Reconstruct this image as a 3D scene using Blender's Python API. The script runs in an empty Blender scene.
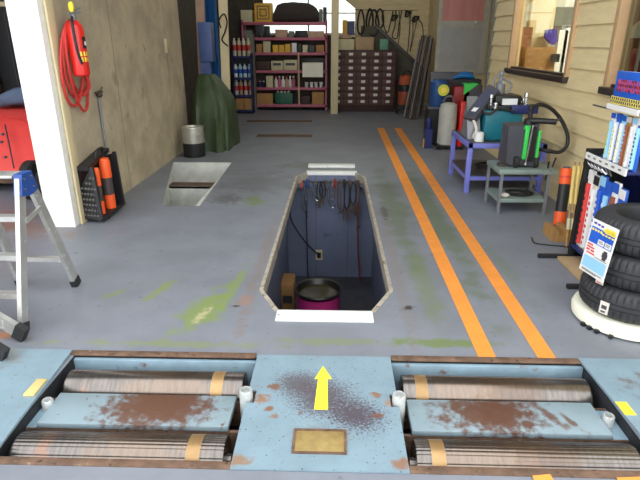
import bpy, bmesh, math, random
from mathutils import Vector, Matrix
random.seed(7)
PI = math.pi
C = bpy.context.scene.collection
S = bpy.context.scene

# ------------------------------------------------------------------ camera
FOC, CH = 525.0, 1.55
PITCH = math.atan2(198, FOC)
YAW = math.atan(17*math.cos(PITCH)/FOC)
FW = Vector((-math.sin(YAW)*math.cos(PITCH), math.cos(YAW)*math.cos(PITCH), -math.sin(PITCH)))
RT = Vector((math.cos(YAW), math.sin(YAW), 0))
UP = RT.cross(FW)
cam = bpy.data.objects.new('camera', bpy.data.cameras.new('camera'))
C.objects.link(cam)
cam.location = (0, 0, CH)
cam.rotation_euler = (PI/2-PITCH, 0, YAW)
cam.data.sensor_width = 36
cam.data.lens = FOC/640*36
cam.data.clip_start = 0.05
S.camera = cam

def ray(x, y): return FW+RT*((x-320)/FOC)+UP*((240-y)/FOC)
def fz(x, y, z=0.0):
    d = ray(x, y); t = (z-CH)/d.z; return Vector((t*d.x, t*d.y, z))
def fy(x, y, Y):
    d = ray(x, y); t = Y/d.y; return Vector((t*d.x, Y, CH+t*d.z))
def fx(x, y, X):
    d = ray(x, y); t = X/d.x; return Vector((X, t*d.y, CH+t*d.z))

# ------------------------------------------------------------------ materials
def lin(c):
    r = []
    for v in c[:3]:
        v /= 255.0
        r.append(v/12.92 if v <= 0.04045 else ((v+0.055)/1.055)**2.4)
    return (r[0], r[1], r[2], 1)

class NT:
    def __init__(s, name):
        s.m = bpy.data.materials.new(name); s.m.use_nodes = True
        s.t = s.m.node_tree; s.b = s.t.nodes['Principled BSDF']
        s.geo = None; s.nz = {}
    def n(s, k): return s.t.nodes.new(k)
    def l(s, a, b): s.t.links.new(a, b)
    def pos(s):
        if not s.geo: s.geo = s.n('ShaderNodeNewGeometry')
        return s.geo.outputs['Position']
    def noise(s, scale, detail=4, stretch=None, rough=.6):
        key = (scale, detail, stretch)
        if key in s.nz: return s.nz[key]
        z = s.n('ShaderNodeTexNoise'); z.inputs['Scale'].default_value = scale
        z.inputs['Detail'].default_value = detail; z.inputs['Roughness'].default_value = rough
        v = s.pos()
        if stretch:
            mp = s.n('ShaderNodeMapping'); mp.inputs['Scale'].default_value = stretch
            s.l(v, mp.inputs['Vector']); v = mp.outputs['Vector']
        s.l(v, z.inputs['Vector'])
        s.nz[key] = z.outputs['Fac']
        return z.outputs['Fac']
    def math(s, op, a, b=0.0, clamp=False):
        k = s.n('ShaderNodeMath'); k.operation = op; k.use_clamp = clamp
        for i, v in enumerate((a, b)):
            if isinstance(v, (int, float)): k.inputs[i].default_value = v
            else: s.l(v, k.inputs[i])
        return k.outputs[0]
    def ramp(s, v, a, b):
        k = s.n('ShaderNodeMapRange'); k.interpolation_type = 'SMOOTHSTEP'
        s.l(v, k.inputs['Value']); k.inputs['From Min'].default_value = a; k.inputs['From Max'].default_value = b
        return k.outputs['Result']
    def mix(s, f, a, b):
        k = s.n('ShaderNodeMix'); k.data_type = 'RGBA'
        if isinstance(f, (int, float)): k.inputs[0].default_value = f
        else: s.l(f, k.inputs[0])
        for i, v in ((6, a), (7, b)):
            if isinstance(v, tuple): k.inputs[i].default_value = v
            else: s.l(v, k.inputs[i])
        return k.outputs[2]

def mat(name, col, rough=.6, metal=0.0, var=.10, vscale=6, spec=.5, specks=None, patches=(), bump=0.0, bscale=60, stretch=None, coat=0, lines=None):
    """noise-varied surface; specks = [(colour, noise scale, lo, hi)]; patches = worn/stained spots (x, y, rx, ry, turn, colour, strength, noise scale)"""
    N = NT(name); c = lin(col)
    dark = tuple(v*(1-var) for v in c[:3])+(1,)
    light = tuple(min(1, v*(1+var)) for v in c[:3])+(1,)
    out = N.mix(N.ramp(N.noise(vscale, 5, stretch), .3, .7), dark, light)
    for (sc, s_, lo, hi) in (specks or ()):
        out = N.mix(N.ramp(N.noise(s_, 4), lo, hi), out, lin(sc))
    for (px, py, rx, ry, tn, pc, st, ns) in patches:
        mp = N.n('ShaderNodeMapping'); mp.vector_type = 'TEXTURE'
        mp.inputs['Location'].default_value = (px, py, 0); mp.inputs['Rotation'].default_value = (0, 0, tn)
        mp.inputs['Scale'].default_value = (rx, ry, 1000)
        N.l(N.pos(), mp.inputs['Vector'])
        ln = N.n('ShaderNodeVectorMath'); ln.operation = 'LENGTH'; N.l(mp.outputs['Vector'], ln.inputs[0])
        d = N.math('SUBTRACT', 1.0, ln.outputs['Value'])
        f = N.math('ADD', d, N.math('MULTIPLY', N.math('SUBTRACT', N.noise(ns, 6), .5), 2.6))
        out = N.mix(N.math('MULTIPLY', N.ramp(f, -.05, .7), st), out, lin(pc))
    for (ax, period, off, w, lc) in (lines or ()):          # scored or jointed lines
        sp = N.n('ShaderNodeSeparateXYZ'); N.l(N.pos(), sp.inputs[0])
        v = N.math('ABSOLUTE', N.math('SUBTRACT', N.math('FRACT', N.math('ADD', N.math('DIVIDE', sp.outputs[ax], period), off)), .5))
        out = N.mix(N.math('LESS_THAN', v, w/period/2), out, lin(lc))
    N.l(out, N.b.inputs['Base Color'])
    N.b.inputs['Roughness'].default_value = rough; N.b.inputs['Metallic'].default_value = metal
    N.b.inputs['Specular IOR Level'].default_value = spec
    if coat: N.b.inputs['Coat Weight'].default_value = coat
    if bump:
        bp = N.n('ShaderNodeBump'); bp.inputs['Strength'].default_value = bump; bp.inputs['Distance'].default_value = .01
        N.l(N.noise(bscale, 5), bp.inputs['Height']); N.l(bp.outputs['Normal'], N.b.inputs['Normal'])
    return N.m

def glass(name, tint=(225, 235, 235), refl=.12):
    N = NT(name); N.t.nodes.remove(N.b)
    tr = N.n('ShaderNodeBsdfTransparent'); tr.inputs[0].default_value = lin(tint)
    gl = N.n('ShaderNodeBsdfGlossy'); gl.inputs['Roughness'].default_value = .02
    mx = N.n('ShaderNodeMixShader'); mx.inputs[0].default_value = refl
    N.l(tr.outputs[0], mx.inputs[1]); N.l(gl.outputs[0], mx.inputs[2])
    N.l(mx.outputs[0], N.t.nodes['Material Output'].inputs['Surface'])
    return N.m

GREEN = (112, 128, 70)
floor_patches = [
    (-.80, 2.86, .16, .36, -.25, (122, 140, 74), .85, 7), (-.68, 3.2, .05, .5, -.1, (122, 140, 74), .7, 9),
    (-1.17, 3.12, .05, .22, -.35, (124, 140, 76), .75, 9), (-1.45, 3.06, .04, .14, -.7, (122, 138, 78), .6, 9),
    (-.85, 5.25, .14, .25, .2, (106, 124, 62), .65, 5), (.58, 5.2, .17, 1.9, 0, (92, 104, 66), .55, 4),
    (.96, 4.9, .13, 2.4, 0, (88, 104, 60), .6, 4), (.62, 3.3, .1, .8, 0, (108, 122, 78), .5, 6),
    (.6, 2.52, .35, .06, 0, (106, 122, 66), .8, 8), (0, 2.52, .4, .05, 0, (118, 130, 84), .55, 9),
    (-.9, 2.47, .7, .04, 0, (124, 134, 88), .6, 8), (-.3, 6.9, .5, .3, 0, (84, 98, 76), .5, 5),
    (1.25, 3.6, .06, .8, 0, (104, 118, 84), .35, 6),
    (-.72, 1.38, .55, .12, 0, (122, 140, 84), .8, 6), (1.6, 1.3, .7, .2, 0, (110, 132, 96), .5, 6),
    (-.55, 3.6, .06, 1.4, 0, (128, 110, 98), .45, 16), (.45, 3.6, .06, 1.6, 0, (124, 112, 102), .4, 16),
    (-.56, 3.0, .06, .1, 0, (150, 118, 106), .6, 14), (-.8, 2.8, .04, .13, -.25, (186, 176, 140), .7, 22),
    (.46, 2.93, .05, .035, .5, (52, 44, 38), .9, 20), (-.62, 2.92, .04, .02, 0, (60, 52, 48), .9, 20),
    (-1.15, 5.3, .2, .25, 0, (72, 68, 64), .5, 14), (-.9, 6.0, .5, .6, 0, (92, 92, 94), .5, 5),
    (.48, 4.9, .05, .25, 0, (60, 56, 52), .6, 14),
    (-3.2, 4.4, 1.1, .5, 0, (126, 96, 74), .7, 3), (-2.05, 2.5, .28, .12, 0, (190, 126, 70), .9, 6),
    (-3, 3.2, .9, .5, 0, (120, 112, 104), .5, 4),
]
M = {}
M['floor'] = mat('grey_painted_concrete', (122, 126, 135), .50, var=.10, vscale=2.2, patches=floor_patches, bump=.10, bscale=30,
                 specks=[((96, 100, 106), 14, .62, .75), ((150, 152, 156), 60, .74, .78), ((70, 68, 66), 42, .73, .77)])
M['concrete'] = mat('rough_concrete', (178, 165, 140), .9, var=.16, vscale=3, bump=.3, bscale=25,
                    specks=[((146, 132, 110), 4, .58, .75), ((184, 174, 154), 9, .66, .8)], lines=[(1, 1.8, .35, .012, (120, 110, 92))])
M['concrete2'] = mat('bare_concrete', (196, 198, 192), .9, var=.15, vscale=5, bump=.3)
M['whitepaint'] = mat('white_paint', (238, 238, 232), .5, var=.05, vscale=8, specks=[((196, 176, 150), 11, .7, .76)])
M['siding'] = mat('cream_board_siding', (228, 208, 160), .55, var=.06, vscale=3, stretch=(1, 1, 6))
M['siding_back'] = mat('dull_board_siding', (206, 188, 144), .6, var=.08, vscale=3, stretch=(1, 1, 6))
M['ceiling'] = mat('ceiling_board', (122, 118, 110), .8, var=.06)
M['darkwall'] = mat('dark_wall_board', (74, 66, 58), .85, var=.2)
M['brownwall'] = mat('brown_wall_board', (142, 92, 56), .6, var=.2, stretch=(1, 1, .1), vscale=12)
M['pitwall'] = mat('blue_grey_pit_paint', (106, 114, 138), .6, var=.12, vscale=2, specks=[((74, 80, 96), 5, .6, .8)], lines=[(0, .42, .1, .008, (76, 84, 104))])
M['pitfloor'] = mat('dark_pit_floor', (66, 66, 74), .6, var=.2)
M['steel_edge'] = mat('worn_steel_edge', (176, 168, 154), .5, .2, var=.2, vscale=14, specks=[((110, 76, 52), 18, .55, .7)])
M['white_edge'] = mat('white_painted_edge', (226, 228, 226), .5, var=.05, specks=[((150, 96, 60), 14, .66, .72)])
BLUE = (124, 146, 158)
M['bluesteel'] = mat('chipped_blue_paint', BLUE, .5, var=.07, vscale=5, bump=.08, bscale=80,
    specks=[((128, 104, 88), 16, .64, .76), ((48, 42, 44), 75, .65, .69)],
    patches=[(-.05, 2.02, .18, .17, .6, (78, 62, 68), .85, 90), (.1, 1.9, .16, .13, -.4, (72, 56, 66), .9, 85), (-.17, 2.12, .14, .12, 0, (80, 66, 70), .8, 95),
             (-.28, 2.09, .035, .03, 0, (118, 80, 56), .9, 30), (-.33, 2.0, .045, .04, 0, (142, 102, 72), .9, 30), (-.29, 1.93, .03, .02, 0, (128, 84, 56), .9, 30), (-.26, 1.88, .03, .02, 0, (134, 96, 70), .8, 30),
             (.2, 2.04, .03, .03, 0, (132, 96, 70), .9, 30), (.2, 1.9, .03, .02, 0, (112, 72, 54), .95, 30), (.26, 1.99, .04, .03, 0, (150, 110, 80), .8, 30),
             (-.37, 1.62, .05, .05, 0, (140, 110, 84), .9, 24), (.27, 1.62, .05, .04, 0, (136, 100, 76), .9, 24), (-.05, 1.755, .13, .07, 0, (132, 108, 82), .55, 40),
             (1.6, 2.1, .22, .18, 0, (96, 72, 58), .8, 14), (-1.9, 2.3, .3, .12, 0, (120, 104, 80), .6, 10), (1.45, 1.75, .2, .25, 0, (118, 112, 106), .7, 6)])
M['liftplate'] = mat('rusted_blue_plate', (130, 148, 156), .5, var=.07, vscale=5, bump=.06, bscale=60,
    specks=[((104, 74, 58), 26, .66, .74)],
    patches=[(-.83, 1.99, .26, .16, 0, (88, 58, 42), .95, 22), (-.72, 2.0, .22, .2, 0, (94, 62, 46), .95, 26), (-.9, 1.98, .2, .2, 0, (96, 66, 50), .9, 28),
             (.66, 1.99, .24, .16, 0, (92, 60, 42), .95, 22), (.78, 1.98, .2, .2, 0, (88, 58, 44), .95, 26), (.98, 1.97, .03, .14, .5, (96, 70, 60), .9, 24), (1.06, 1.93, .02, .1, .5, (96, 70, 60), .9, 24)])
M['blueframe'] = mat('blue_grey_frame', (128, 152, 166), .5, var=.12, vscale=8, specks=[((112, 80, 60), 12, .6, .72)])
M['rust'] = mat('rusty_brown_steel', (106, 82, 66), .7, .1, var=.3, vscale=14, specks=[((150, 130, 110), 20, .62, .74), ((66, 48, 38), 30, .6, .7)])
M['darkwell'] = mat('dark_oily_steel', (46, 48, 52), .6, .2, var=.3)
M['roller'] = mat('worn_ribbed_roller_steel', (118, 112, 108), .26, .9, var=.15, vscale=5, stretch=(14, 2, 2),
    patches=[(-.78, 1.9, .28, 3, 0, (142, 122, 106), .5, 14), (.62, 1.9, .26, 3, 0, (142, 120, 102), .5, 14), (.85, 1.9, .2, 3, 0, (112, 92, 80), .5, 18),
             (-1.2, 1.72, .04, .5, .05, (150, 116, 98), .6, 20)])
M['gold'] = mat('tan_band_on_roller', (164, 132, 90), .35, .5, var=.15)
M['chrome'] = mat('bright_steel', (196, 198, 200), .22, .9, var=.08)
M['postwhite'] = mat('scuffed_white_steel', (184, 188, 186), .4, .3, var=.08, specks=[((150, 110, 86), 30, .68, .74)])
M['brass'] = mat('dull_brass_plate', (186, 160, 104), .4, .5, var=.15, vscale=20)
M['yellow'] = mat('yellow_sticker', (246, 230, 62), .5, var=.03)
M['woodyellow'] = mat('pale_wood_block', (206, 186, 122), .7, var=.1)
M['orange_line'] = mat('orange_floor_paint', (232, 146, 62), .55, var=.06, vscale=8, specks=[((176, 134, 92), 24, .68, .74), ((206, 176, 142), 12, .72, .76)])
M['alu'] = mat('brushed_aluminium', (198, 198, 194), .38, .7, var=.08, vscale=10, specks=[((238, 238, 234), 18, .62, .7), ((120, 118, 114), 30, .68, .73)])
M['bluehinge'] = mat('blue_hinge_plastic', (32, 70, 142), .4)
M['rubber'] = mat('black_rubber', (36, 36, 38), .75, var=.1)
M['tyre'] = mat('tyre_rubber', (44, 45, 48), .62, var=.12, vscale=20)
M['foam'] = mat('cream_foam', (238, 236, 216), .85, var=.03)
M['red'] = mat('red_gloss', (214, 34, 28), .35, coat=.2, var=.05)
M['redhose'] = mat('red_hose_rubber', (196, 52, 46), .5)
M['redmachine'] = mat('red_panel', (222, 68, 62), .5, var=.05)
M['black'] = mat('black_plastic', (30, 30, 32), .5, var=.1)
M['darkgrey'] = mat('dark_grey_plastic', (66, 66, 74), .5, var=.08)
M['grey'] = mat('mid_grey_metal', (128, 130, 134), .5, .3, var=.08)
M['holes'] = mat('dim_grey_gap', (88, 86, 82), .8)
M['white'] = mat('white_plastic', (232, 232, 230), .5, var=.02)
M['label'] = mat('off_white_label', (214, 206, 196), .6, var=.06)
M['orange'] = mat('bright_orange_plastic', (240, 92, 34), .45, var=.04)
M['clearblack'] = mat('smoked_tube', (70, 60, 58), .35, var=.15)
M['greentarp'] = mat('dark_green_tarpaulin', (56, 72, 46), .55, var=.2, vscale=4, bump=.5, bscale=7)
M['slate'] = mat('slate_blue_cloth', (78, 92, 116), .85, var=.12)
M['bluebox'] = mat('blue_grey_enamel', (84, 104, 156), .5)
M['bluecloth'] = mat('bright_blue_sheet', (34, 96, 158), .6, var=.2, stretch=(8, 8, .6), vscale=4)
M['cream_wood'] = mat('cream_planed_wood', (216, 200, 160), .6, var=.06, stretch=(8, 8, .6))
M['pinkwood'] = mat('pinkish_board', (190, 156, 132), .6, var=.08)
M['tan_trim'] = mat('tan_window_trim', (196, 160, 118), .45, var=.06)
M['darksill'] = mat('dark_brown_sill', (52, 38, 34), .4)
M['pink'] = mat('dusty_pink_shelf_paint', (184, 98, 118), .5, var=.08)
M['cardboard'] = mat('brown_cardboard', (170, 128, 78), .8, var=.08)
M['creamcard'] = mat('pale_printed_card', (204, 196, 158), .7, var=.06)
M['yellowcard'] = mat('yellow_carton', (226, 178, 64), .6, var=.06)
M['greencrate'] = mat('green_crate_plastic', (28, 92, 68), .5)
M['browndrawer'] = mat('dark_brown_drawer_front', (84, 52, 42), .55, var=.1)
M['browncarcass'] = mat('dark_brown_carcass', (60, 40, 34), .6)
M['purplebench'] = mat('lilac_blue_bench_paint', (112, 118, 196), .45, var=.06)
M['benchtop'] = mat('oily_dark_bench_top', (76, 78, 80), .4, .3, var=.2)
M['teal'] = mat('teal_enamel', (20, 108, 124), .4, var=.05)
M['greyteal'] = mat('grey_green_table_paint', (132, 148, 142), .5, .2, var=.1, specks=[((96, 84, 70), 10, .64, .74)])
M['brightgreen'] = mat('bright_green_plastic', (60, 200, 84), .45)
M['navy'] = mat('navy_blue_metal', (30, 40, 96), .45)
M['royal'] = mat('royal_blue_card', (34, 92, 196), .45)
M['sky'] = mat('light_blue_card', (150, 206, 236), .5, var=.02)
M['redprint'] = mat('red_print', (214, 62, 58), .5)
M['yellowprint'] = mat('yellow_print', (250, 224, 84), .5)
M['purple'] = mat('purple_cloth', (70, 50, 150), .7)
M['magenta'] = mat('magenta_pail', (206, 52, 132), .45)
M['oilpan'] = mat('black_oil_pan', (34, 30, 26), .35)
M['oil'] = mat('brown_oil_film', (66, 60, 36), .18)
M['wood'] = mat('raw_brown_wood', (164, 124, 72), .7, var=.14, stretch=(6, 6, 1))
M['ply'] = mat('pale_plywood', (176, 148, 112), .7, var=.08)
M['bamboo'] = mat('yellow_wrapped_sticks', (220, 192, 112), .5, var=.06)
M['brownbar'] = mat('brown_floor_board', (98, 74, 54), .7, var=.15)
M['blueplastic'] = mat('blue_plastic_sheet', (30, 110, 176), .4)
M['greypane'] = mat('frosted_grey_pane', (176, 174, 168), .35, var=.06)
M['greyframe'] = mat('grey_aluminium_frame', (186, 182, 166), .45)
M['pane_red'] = mat('pinkish_frosted_pane', (214, 146, 136), .3, var=.1, stretch=(1.5, 1, .1), vscale=3)
M['glass'] = glass('window_glass', (222, 228, 222), .14)
M['rust_rod'] = mat('rusty_dark_rod', (84, 70, 62), .6, .3, var=.2)
M['belt'] = mat('black_belt_rubber', (34, 32, 32), .7)
M['redcable'] = mat('dark_red_cable', (120, 34, 34), .6)
M['greenlabel'] = mat('lime_label', (206, 214, 70), .5)
M['dial'] = mat('pale_display', (226, 230, 230), .3)
M['screen'] = mat('dark_blue_screen', (58, 64, 88), .55)
M['brownprint'] = mat('brown_print', (150, 84, 58), .5)
M['officewall'] = mat('office_wall_white', (226, 224, 214), .7)
M['officegrey'] = mat('office_grey_panel', (120, 122, 112), .7)

# ------------------------------------------------------------------ mesh builder
class MB:
    def __init__(s): s.bm = bmesh.new()
    def _xf(s, vs, mtx):
        if mtx is not None: bmesh.ops.transform(s.bm, matrix=mtx, verts=vs)
    def box(s, lo, hi, bev=0.0, mtx=None):
        lo, hi = Vector(lo), Vector(hi)
        r = bmesh.ops.create_cube(s.bm, size=1)
        vs = r['verts']
        d = hi-lo; c = (lo+hi)/2
        for v in vs: v.co = Vector((v.co.x*d.x, v.co.y*d.y, v.co.z*d.z))+c
        if bev:
            es = list({e for v in vs for e in v.link_edges})
            before = set(s.bm.verts)-set(vs)
            bmesh.ops.bevel(s.bm, geom=es, offset=bev, segments=2, affect='EDGES', profile=.5)
            vs = [v for v in s.bm.verts if v not in before]
        s._xf(vs, mtx)
        return s
    def cyl(s, p0, p1, r0, r1=None, seg=16, cap=True):
        r1 = r0 if r1 is None else r1
        return s.rev([(0, 0)]*0+[(r0, 0), (r1, (Vector(p1)-Vector(p0)).length)], p0, p1, seg, cap)
    def rev(s, prof, p0, p1=None, seg=24, cap=True, closed=False):
        """revolve (radius, height) profile about the axis p0->p1 (default +z)"""
        p0 = Vector(p0); ax = Vector((0, 0, 1)) if p1 is None else (Vector(p1)-p0).normalized()
        q = Vector((0, 0, 1)).rotation_difference(ax)
        rings = []
        for (r, h) in prof:
            rings.append([s.bm.verts.new(p0+q @ Vector((r*math.cos(2*PI*k/seg), r*math.sin(2*PI*k/seg), h))) for k in range(seg)])
        pairs = list(zip(rings, rings[1:]))
        if closed: pairs.append((rings[-1], rings[0]))
        for a, b in pairs:
            for k in range(seg):
                s.bm.faces.new((a[k], a[(k+1) % seg], b[(k+1) % seg], b[k]))
        if cap and not closed:
            s.bm.faces.new(rings[0][::-1]); s.bm.faces.new(rings[-1])
        return s
    def tube(s, pts, r, seg=8, closed=False, smooth=4):
        P = [Vector(p) for p in pts]
        if smooth:
            Q = []; n = len(P); m = n if closed else n-1
            for i in range(m):
                a = P[(i-1) % n] if closed or i else P[0]; b = P[i]; c = P[(i+1) % n]
                d = P[(i+2) % n] if closed or i+2 < n else P[-1]
                for k in range(smooth):
                    t = k/smooth
                    Q.append(.5*((2*b)+(c-a)*t+(2*a-5*b+4*c-d)*t*t+(3*b-a-3*c+d)*t*t*t))
            if not closed: Q.append(P[-1])
            P = Q
        n = len(P); rings = []; u = None
        for i, p in enumerate(P):
            t = (P[(i+1) % n]-P[i-1]) if closed else (P[min(i+1, n-1)]-P[max(i-1, 0)])
            t.normalize()
            if u is None: u = t.orthogonal().normalized()
            u = (u-t*u.dot(t))
            if u.length < 1e-6: u = t.orthogonal()
            u.normalize(); w = t.cross(u)
            rings.append([s.bm.verts.new(p+(u*math.cos(2*PI*k/seg)+w*math.sin(2*PI*k/seg))*r) for k in range(seg)])
        pr = list(zip(rings, rings[1:]))
        if closed: pr.append((rings[-1], rings[0]))
        for a, b in pr:
            for k in range(seg):
                s.bm.faces.new((a[k], a[(k+1) % seg], b[(k+1) % seg], b[k]))
        if not closed:
            s.bm.faces.new(rings[0][::-1]); s.bm.faces.new(rings[-1])
        return s
    def hexa(s, c8):
        """eight corners: bottom ring of four, top ring of four"""
        v = [s.bm.verts.new(Vector(p)) for p in c8]
        for f in ((3, 2, 1, 0), (4, 5, 6, 7), (0, 1, 5, 4), (1, 2, 6, 5), (2, 3, 7, 6), (3, 0, 4, 7)):
            s.bm.faces.new([v[i] for i in f])
        return s
    def bar(s, a, b, w, t, up=(0, 0, 1)):
        """rectangular bar a->b, w across, t along the up side"""
        a, b = Vector(a), Vector(b); d = (b-a).normalized(); up = Vector(up)
        x = d.cross(up)
        if x.length < 1e-4: x = d.orthogonal()
        x.normalize(); y = x.cross(d)
        q = [x*w/2+y*t/2, -x*w/2+y*t/2, -x*w/2-y*t/2, x*w/2-y*t/2]
        return s.hexa([a+k for k in q]+[b+k for k in q])
    def prism(s, poly, d):
        """extrude a polygon (3-D points) by vector d"""
        d = Vector(d); a = [s.bm.verts.new(Vector(p)) for p in poly]; b = [s.bm.verts.new(Vector(p)+d) for p in poly]
        n = len(a); s.bm.faces.new(a[::-1]); s.bm.faces.new(b)
        for i in range(n): s.bm.faces.new((a[i], a[(i+1) % n], b[(i+1) % n], b[i]))
        return s
    def loft(s, rings, cap=True):
        R = [[s.bm.verts.new(Vector(p)) for p in r] for r in rings]; n = len(R[0])
        for a, b in zip(R, R[1:]):
            for k in range(n): s.bm.faces.new((a[k], a[(k+1) % n], b[(k+1) % n], b[k]))
        if cap: s.bm.faces.new(R[0][::-1]); s.bm.faces.new(R[-1])
        return s
    def ball(s, c, r, sc=(1, 1, 1), seg=16):
        x = bmesh.ops.create_uvsphere(s.bm, u_segments=seg, v_segments=seg//2+2, radius=r)
        for v in x['verts']: v.co = Vector((v.co.x*sc[0], v.co.y*sc[1], v.co.z*sc[2]))+Vector(c)
        return s
    def build(s, name, m, parent=None, label=None, smooth=35, loc=None):
        bmesh.ops.recalc_face_normals(s.bm, faces=s.bm.faces[:])
        me = bpy.data.meshes.new(name)
        o = bpy.data.objects.new(name, me); C.objects.link(o)
        if parent is None:
            xs = [v.co for v in s.bm.verts]
            if loc is None:
                loc = Vector(((min(v.x for v in xs)+max(v.x for v in xs))/2, (min(v.y for v in xs)+max(v.y for v in xs))/2, min(v.z for v in xs)))
            off = Vector(loc); o.location = off
        else:
            off = Vector(); p = parent
            while p: off = off+p.location; p = p.parent
            o.parent = parent
        for v in s.bm.verts: v.co -= off
        s.bm.to_mesh(me); s.bm.free()
        for p in me.polygons: p.use_smooth = True
        me.set_sharp_from_angle(angle=math.radians(smooth))
        me.materials.append(M[m] if isinstance(m, str) else m)
        if label: o['label'] = label
        return o

def tag(o, label, cat, group=None, kind=None):
    o['label'] = label; o['category'] = cat
    if group: o['group'] = group
    if kind: o['kind'] = kind
    return o
def thing(name, loc, label, cat, group=None):
    o = bpy.data.objects.new(name, None); C.objects.link(o); o.location = Vector(loc)
    o.empty_display_size = .05
    return tag(o, label, cat, group)
def struct(mb, name, m, parent=None):
    o = mb.build(name, m, parent)
    if parent is None: o['kind'] = 'structure'
    return o
def kids(o): return [c for c in bpy.data.objects if c.parent == o]
def copy_tree(o, loc=None, rotz=None, parent=None, label=None):
    c = o.copy(); C.objects.link(c)
    if parent is not None: c.parent = parent
    if loc is not None: c.location = Vector(loc)
    if rotz is not None: c.rotation_euler = (0, 0, rotz)
    if label: c['label'] = label
    for k in kids(o): copy_tree(k, parent=c)
    return c
ORD = ['first', 'second', 'third', 'fourth', 'fifth', 'sixth', 'seventh', 'eighth', 'ninth', 'tenth', 'eleventh', 'twelfth', 'thirteenth', 'fourteenth', 'fifteenth', 'sixteenth']

# ------------------------------------------------------------------ setting
def flat_with_holes(outer, holes, z):
    bm = bmesh.new(); es = []
    for lp in [outer]+holes:
        vs = [bm.verts.new((p[0], p[1], z)) for p in lp]
        for i in range(len(vs)): es.append(bm.edges.new((vs[i], vs[(i+1) % len(vs)])))
    bmesh.ops.triangle_fill(bm, use_beauty=True, edges=es)
    for f in bm.faces:
        if f.normal.z < 0: f.normal_flip()
    return bm
PIT = [(-.35, 2.86), (.235, 2.86), (.375, 3.16), (.352, 6.28), (.25, 6.52), (-.36, 6.52), (-.475, 6.28), (-.485, 3.14)]
STAIR = [(-1.37, 5.05), (-1.43, 7.1), (-2.24, 7.1), (-1.755, 5.05)]
WX0, WX1, WY0, WY1 = -1.37, 1.28, 1.585, 2.352
WELL = [(WX0, WY0), (WX1, WY0), (WX1, WY1), (WX0, WY1)]
m = MB(); m.bm.free()
m.bm = flat_with_holes([(-7, -8), (6, -8), (6, 15), (-7, 15)], [PIT, STAIR, WELL], 0)
fl = struct(m, 'floor', 'floor')

# pit
m = MB()
def pit_side(y0, y1, x):
    m.box((x-.05 if x < 0 else x, y0, -1.5), (x if x < 0 else x+.05, y1, -.12))
pit_side(2.8, 6.57, -.62); pit_side(2.8, 6.57, .5)
m.box((-.62, 6.52, -1.5), (.5, 6.57, -.13)); m.box((-.62, 2.75, -1.5), (.5, 2.8, -.12))
struct(m, 'wall_pit', 'pitwall')
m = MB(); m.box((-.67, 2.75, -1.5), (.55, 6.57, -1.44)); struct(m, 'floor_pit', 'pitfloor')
# underside of the lip that overhangs the wider pit
m = MB()
def strip(a, b, w, z0=-.14, z1=-.002):
    a, b = Vector((*a, 0)), Vector((*b, 0)); d = (b-a).normalized(); n = Vector((d.y, -d.x, 0))
    q = [a, b, b+n*w, a+n*w]
    m.hexa([p+Vector((0, 0, z0)) for p in q]+[p+Vector((0, 0, z1)) for p in q])
for i in range(8):
    strip(PIT[i], PIT[(i+1) % 8], .16)
struct(m, 'trim_4', 'pitwall')
# steel angle round the pit mouth
m = MB()
for i in (1, 2, 3, 5, 6, 7):
    strip(PIT[i], PIT[(i+1) % 8], .016, -.004, .006); strip(PIT[i], PIT[(i+1) % 8], -.010, -.09, .008)
struct(m, 'trim_5', 'steel_edge')
m = MB(); m.box((-.35, 2.735, -.002), (.235, 2.862, .010), .003); m.box((-.35, 2.855, -.09), (.235, 2.868, .008), .003)
struct(m, 'trim_6', 'white_edge')
m = MB(); m.box((-.37, 6.505, -.03), (.27, 6.60, .012), .004)
struct(m, 'trim_7', 'white_edge')
m = MB(); m.box(fz(308, 168)+Vector((0, 0, .001)), fz(355, 168)+Vector((0, .13, .03)), .006)
tag(m.build('white_stop_bar', 'white_edge'), 'white painted bar lying on the floor just beyond the far end of the pit', 'bar')

# steps down
m = MB()
for k in range(6):
    z = -.295*k; y = 7.1-.17*k
    m.box((-2.30, y, z-.295), (-1.38, y+.05, z-.004))
    m.box((-2.30, y-.17, z-.33), (-1.38, y+.05, z-.295))
m.box((-1.42, 4.95, -1.7), (-1.32, 7.15, -.004)); m.box((-2.4, 4.95, -1.7), (-1.3, 5.05, -.004)); 
m.box((-2.36, 4.95, -1.7), (-2.28, 7.15, -.004))
struct(m, 'floor_steps', 'concrete2')
m = MB()
for k in (1,): m.box((-2.30, 6.925, -.294), (-1.43, 7.1, -.285))
struct(m, 'trim_8', 'brownbar')

# left wall
LX = -2.30
m = MB(); m.box((-2.54, 4.5, 0), (LX, 8.2, 4.6)); struct(m, 'wall_left', 'concrete')
m = MB(); m.box((-2.565, 4.36, 0), (-2.315, 4.5, 3.5), .004); struct(m, 'trim_1', 'whitepaint')
m = MB(); m.box((-2.31, 4.44, 0), (LX+.012, 4.56, 3.5), .004); struct(m, 'trim_2', 'cream_wood')
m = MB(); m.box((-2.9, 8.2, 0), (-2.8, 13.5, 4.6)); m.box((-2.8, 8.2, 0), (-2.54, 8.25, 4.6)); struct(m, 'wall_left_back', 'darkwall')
# left bay
m = MB(); m.box((-7.1, 2.4, 0), (-7, 10, 4.6)); struct(m, 'wall_bay_side', 'darkwall')
m = MB(); m.box((-7, 9.2, 0), (-2.9, 9.3, 4.6)); struct(m, 'wall_bay_back', 'darkwall')

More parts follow.
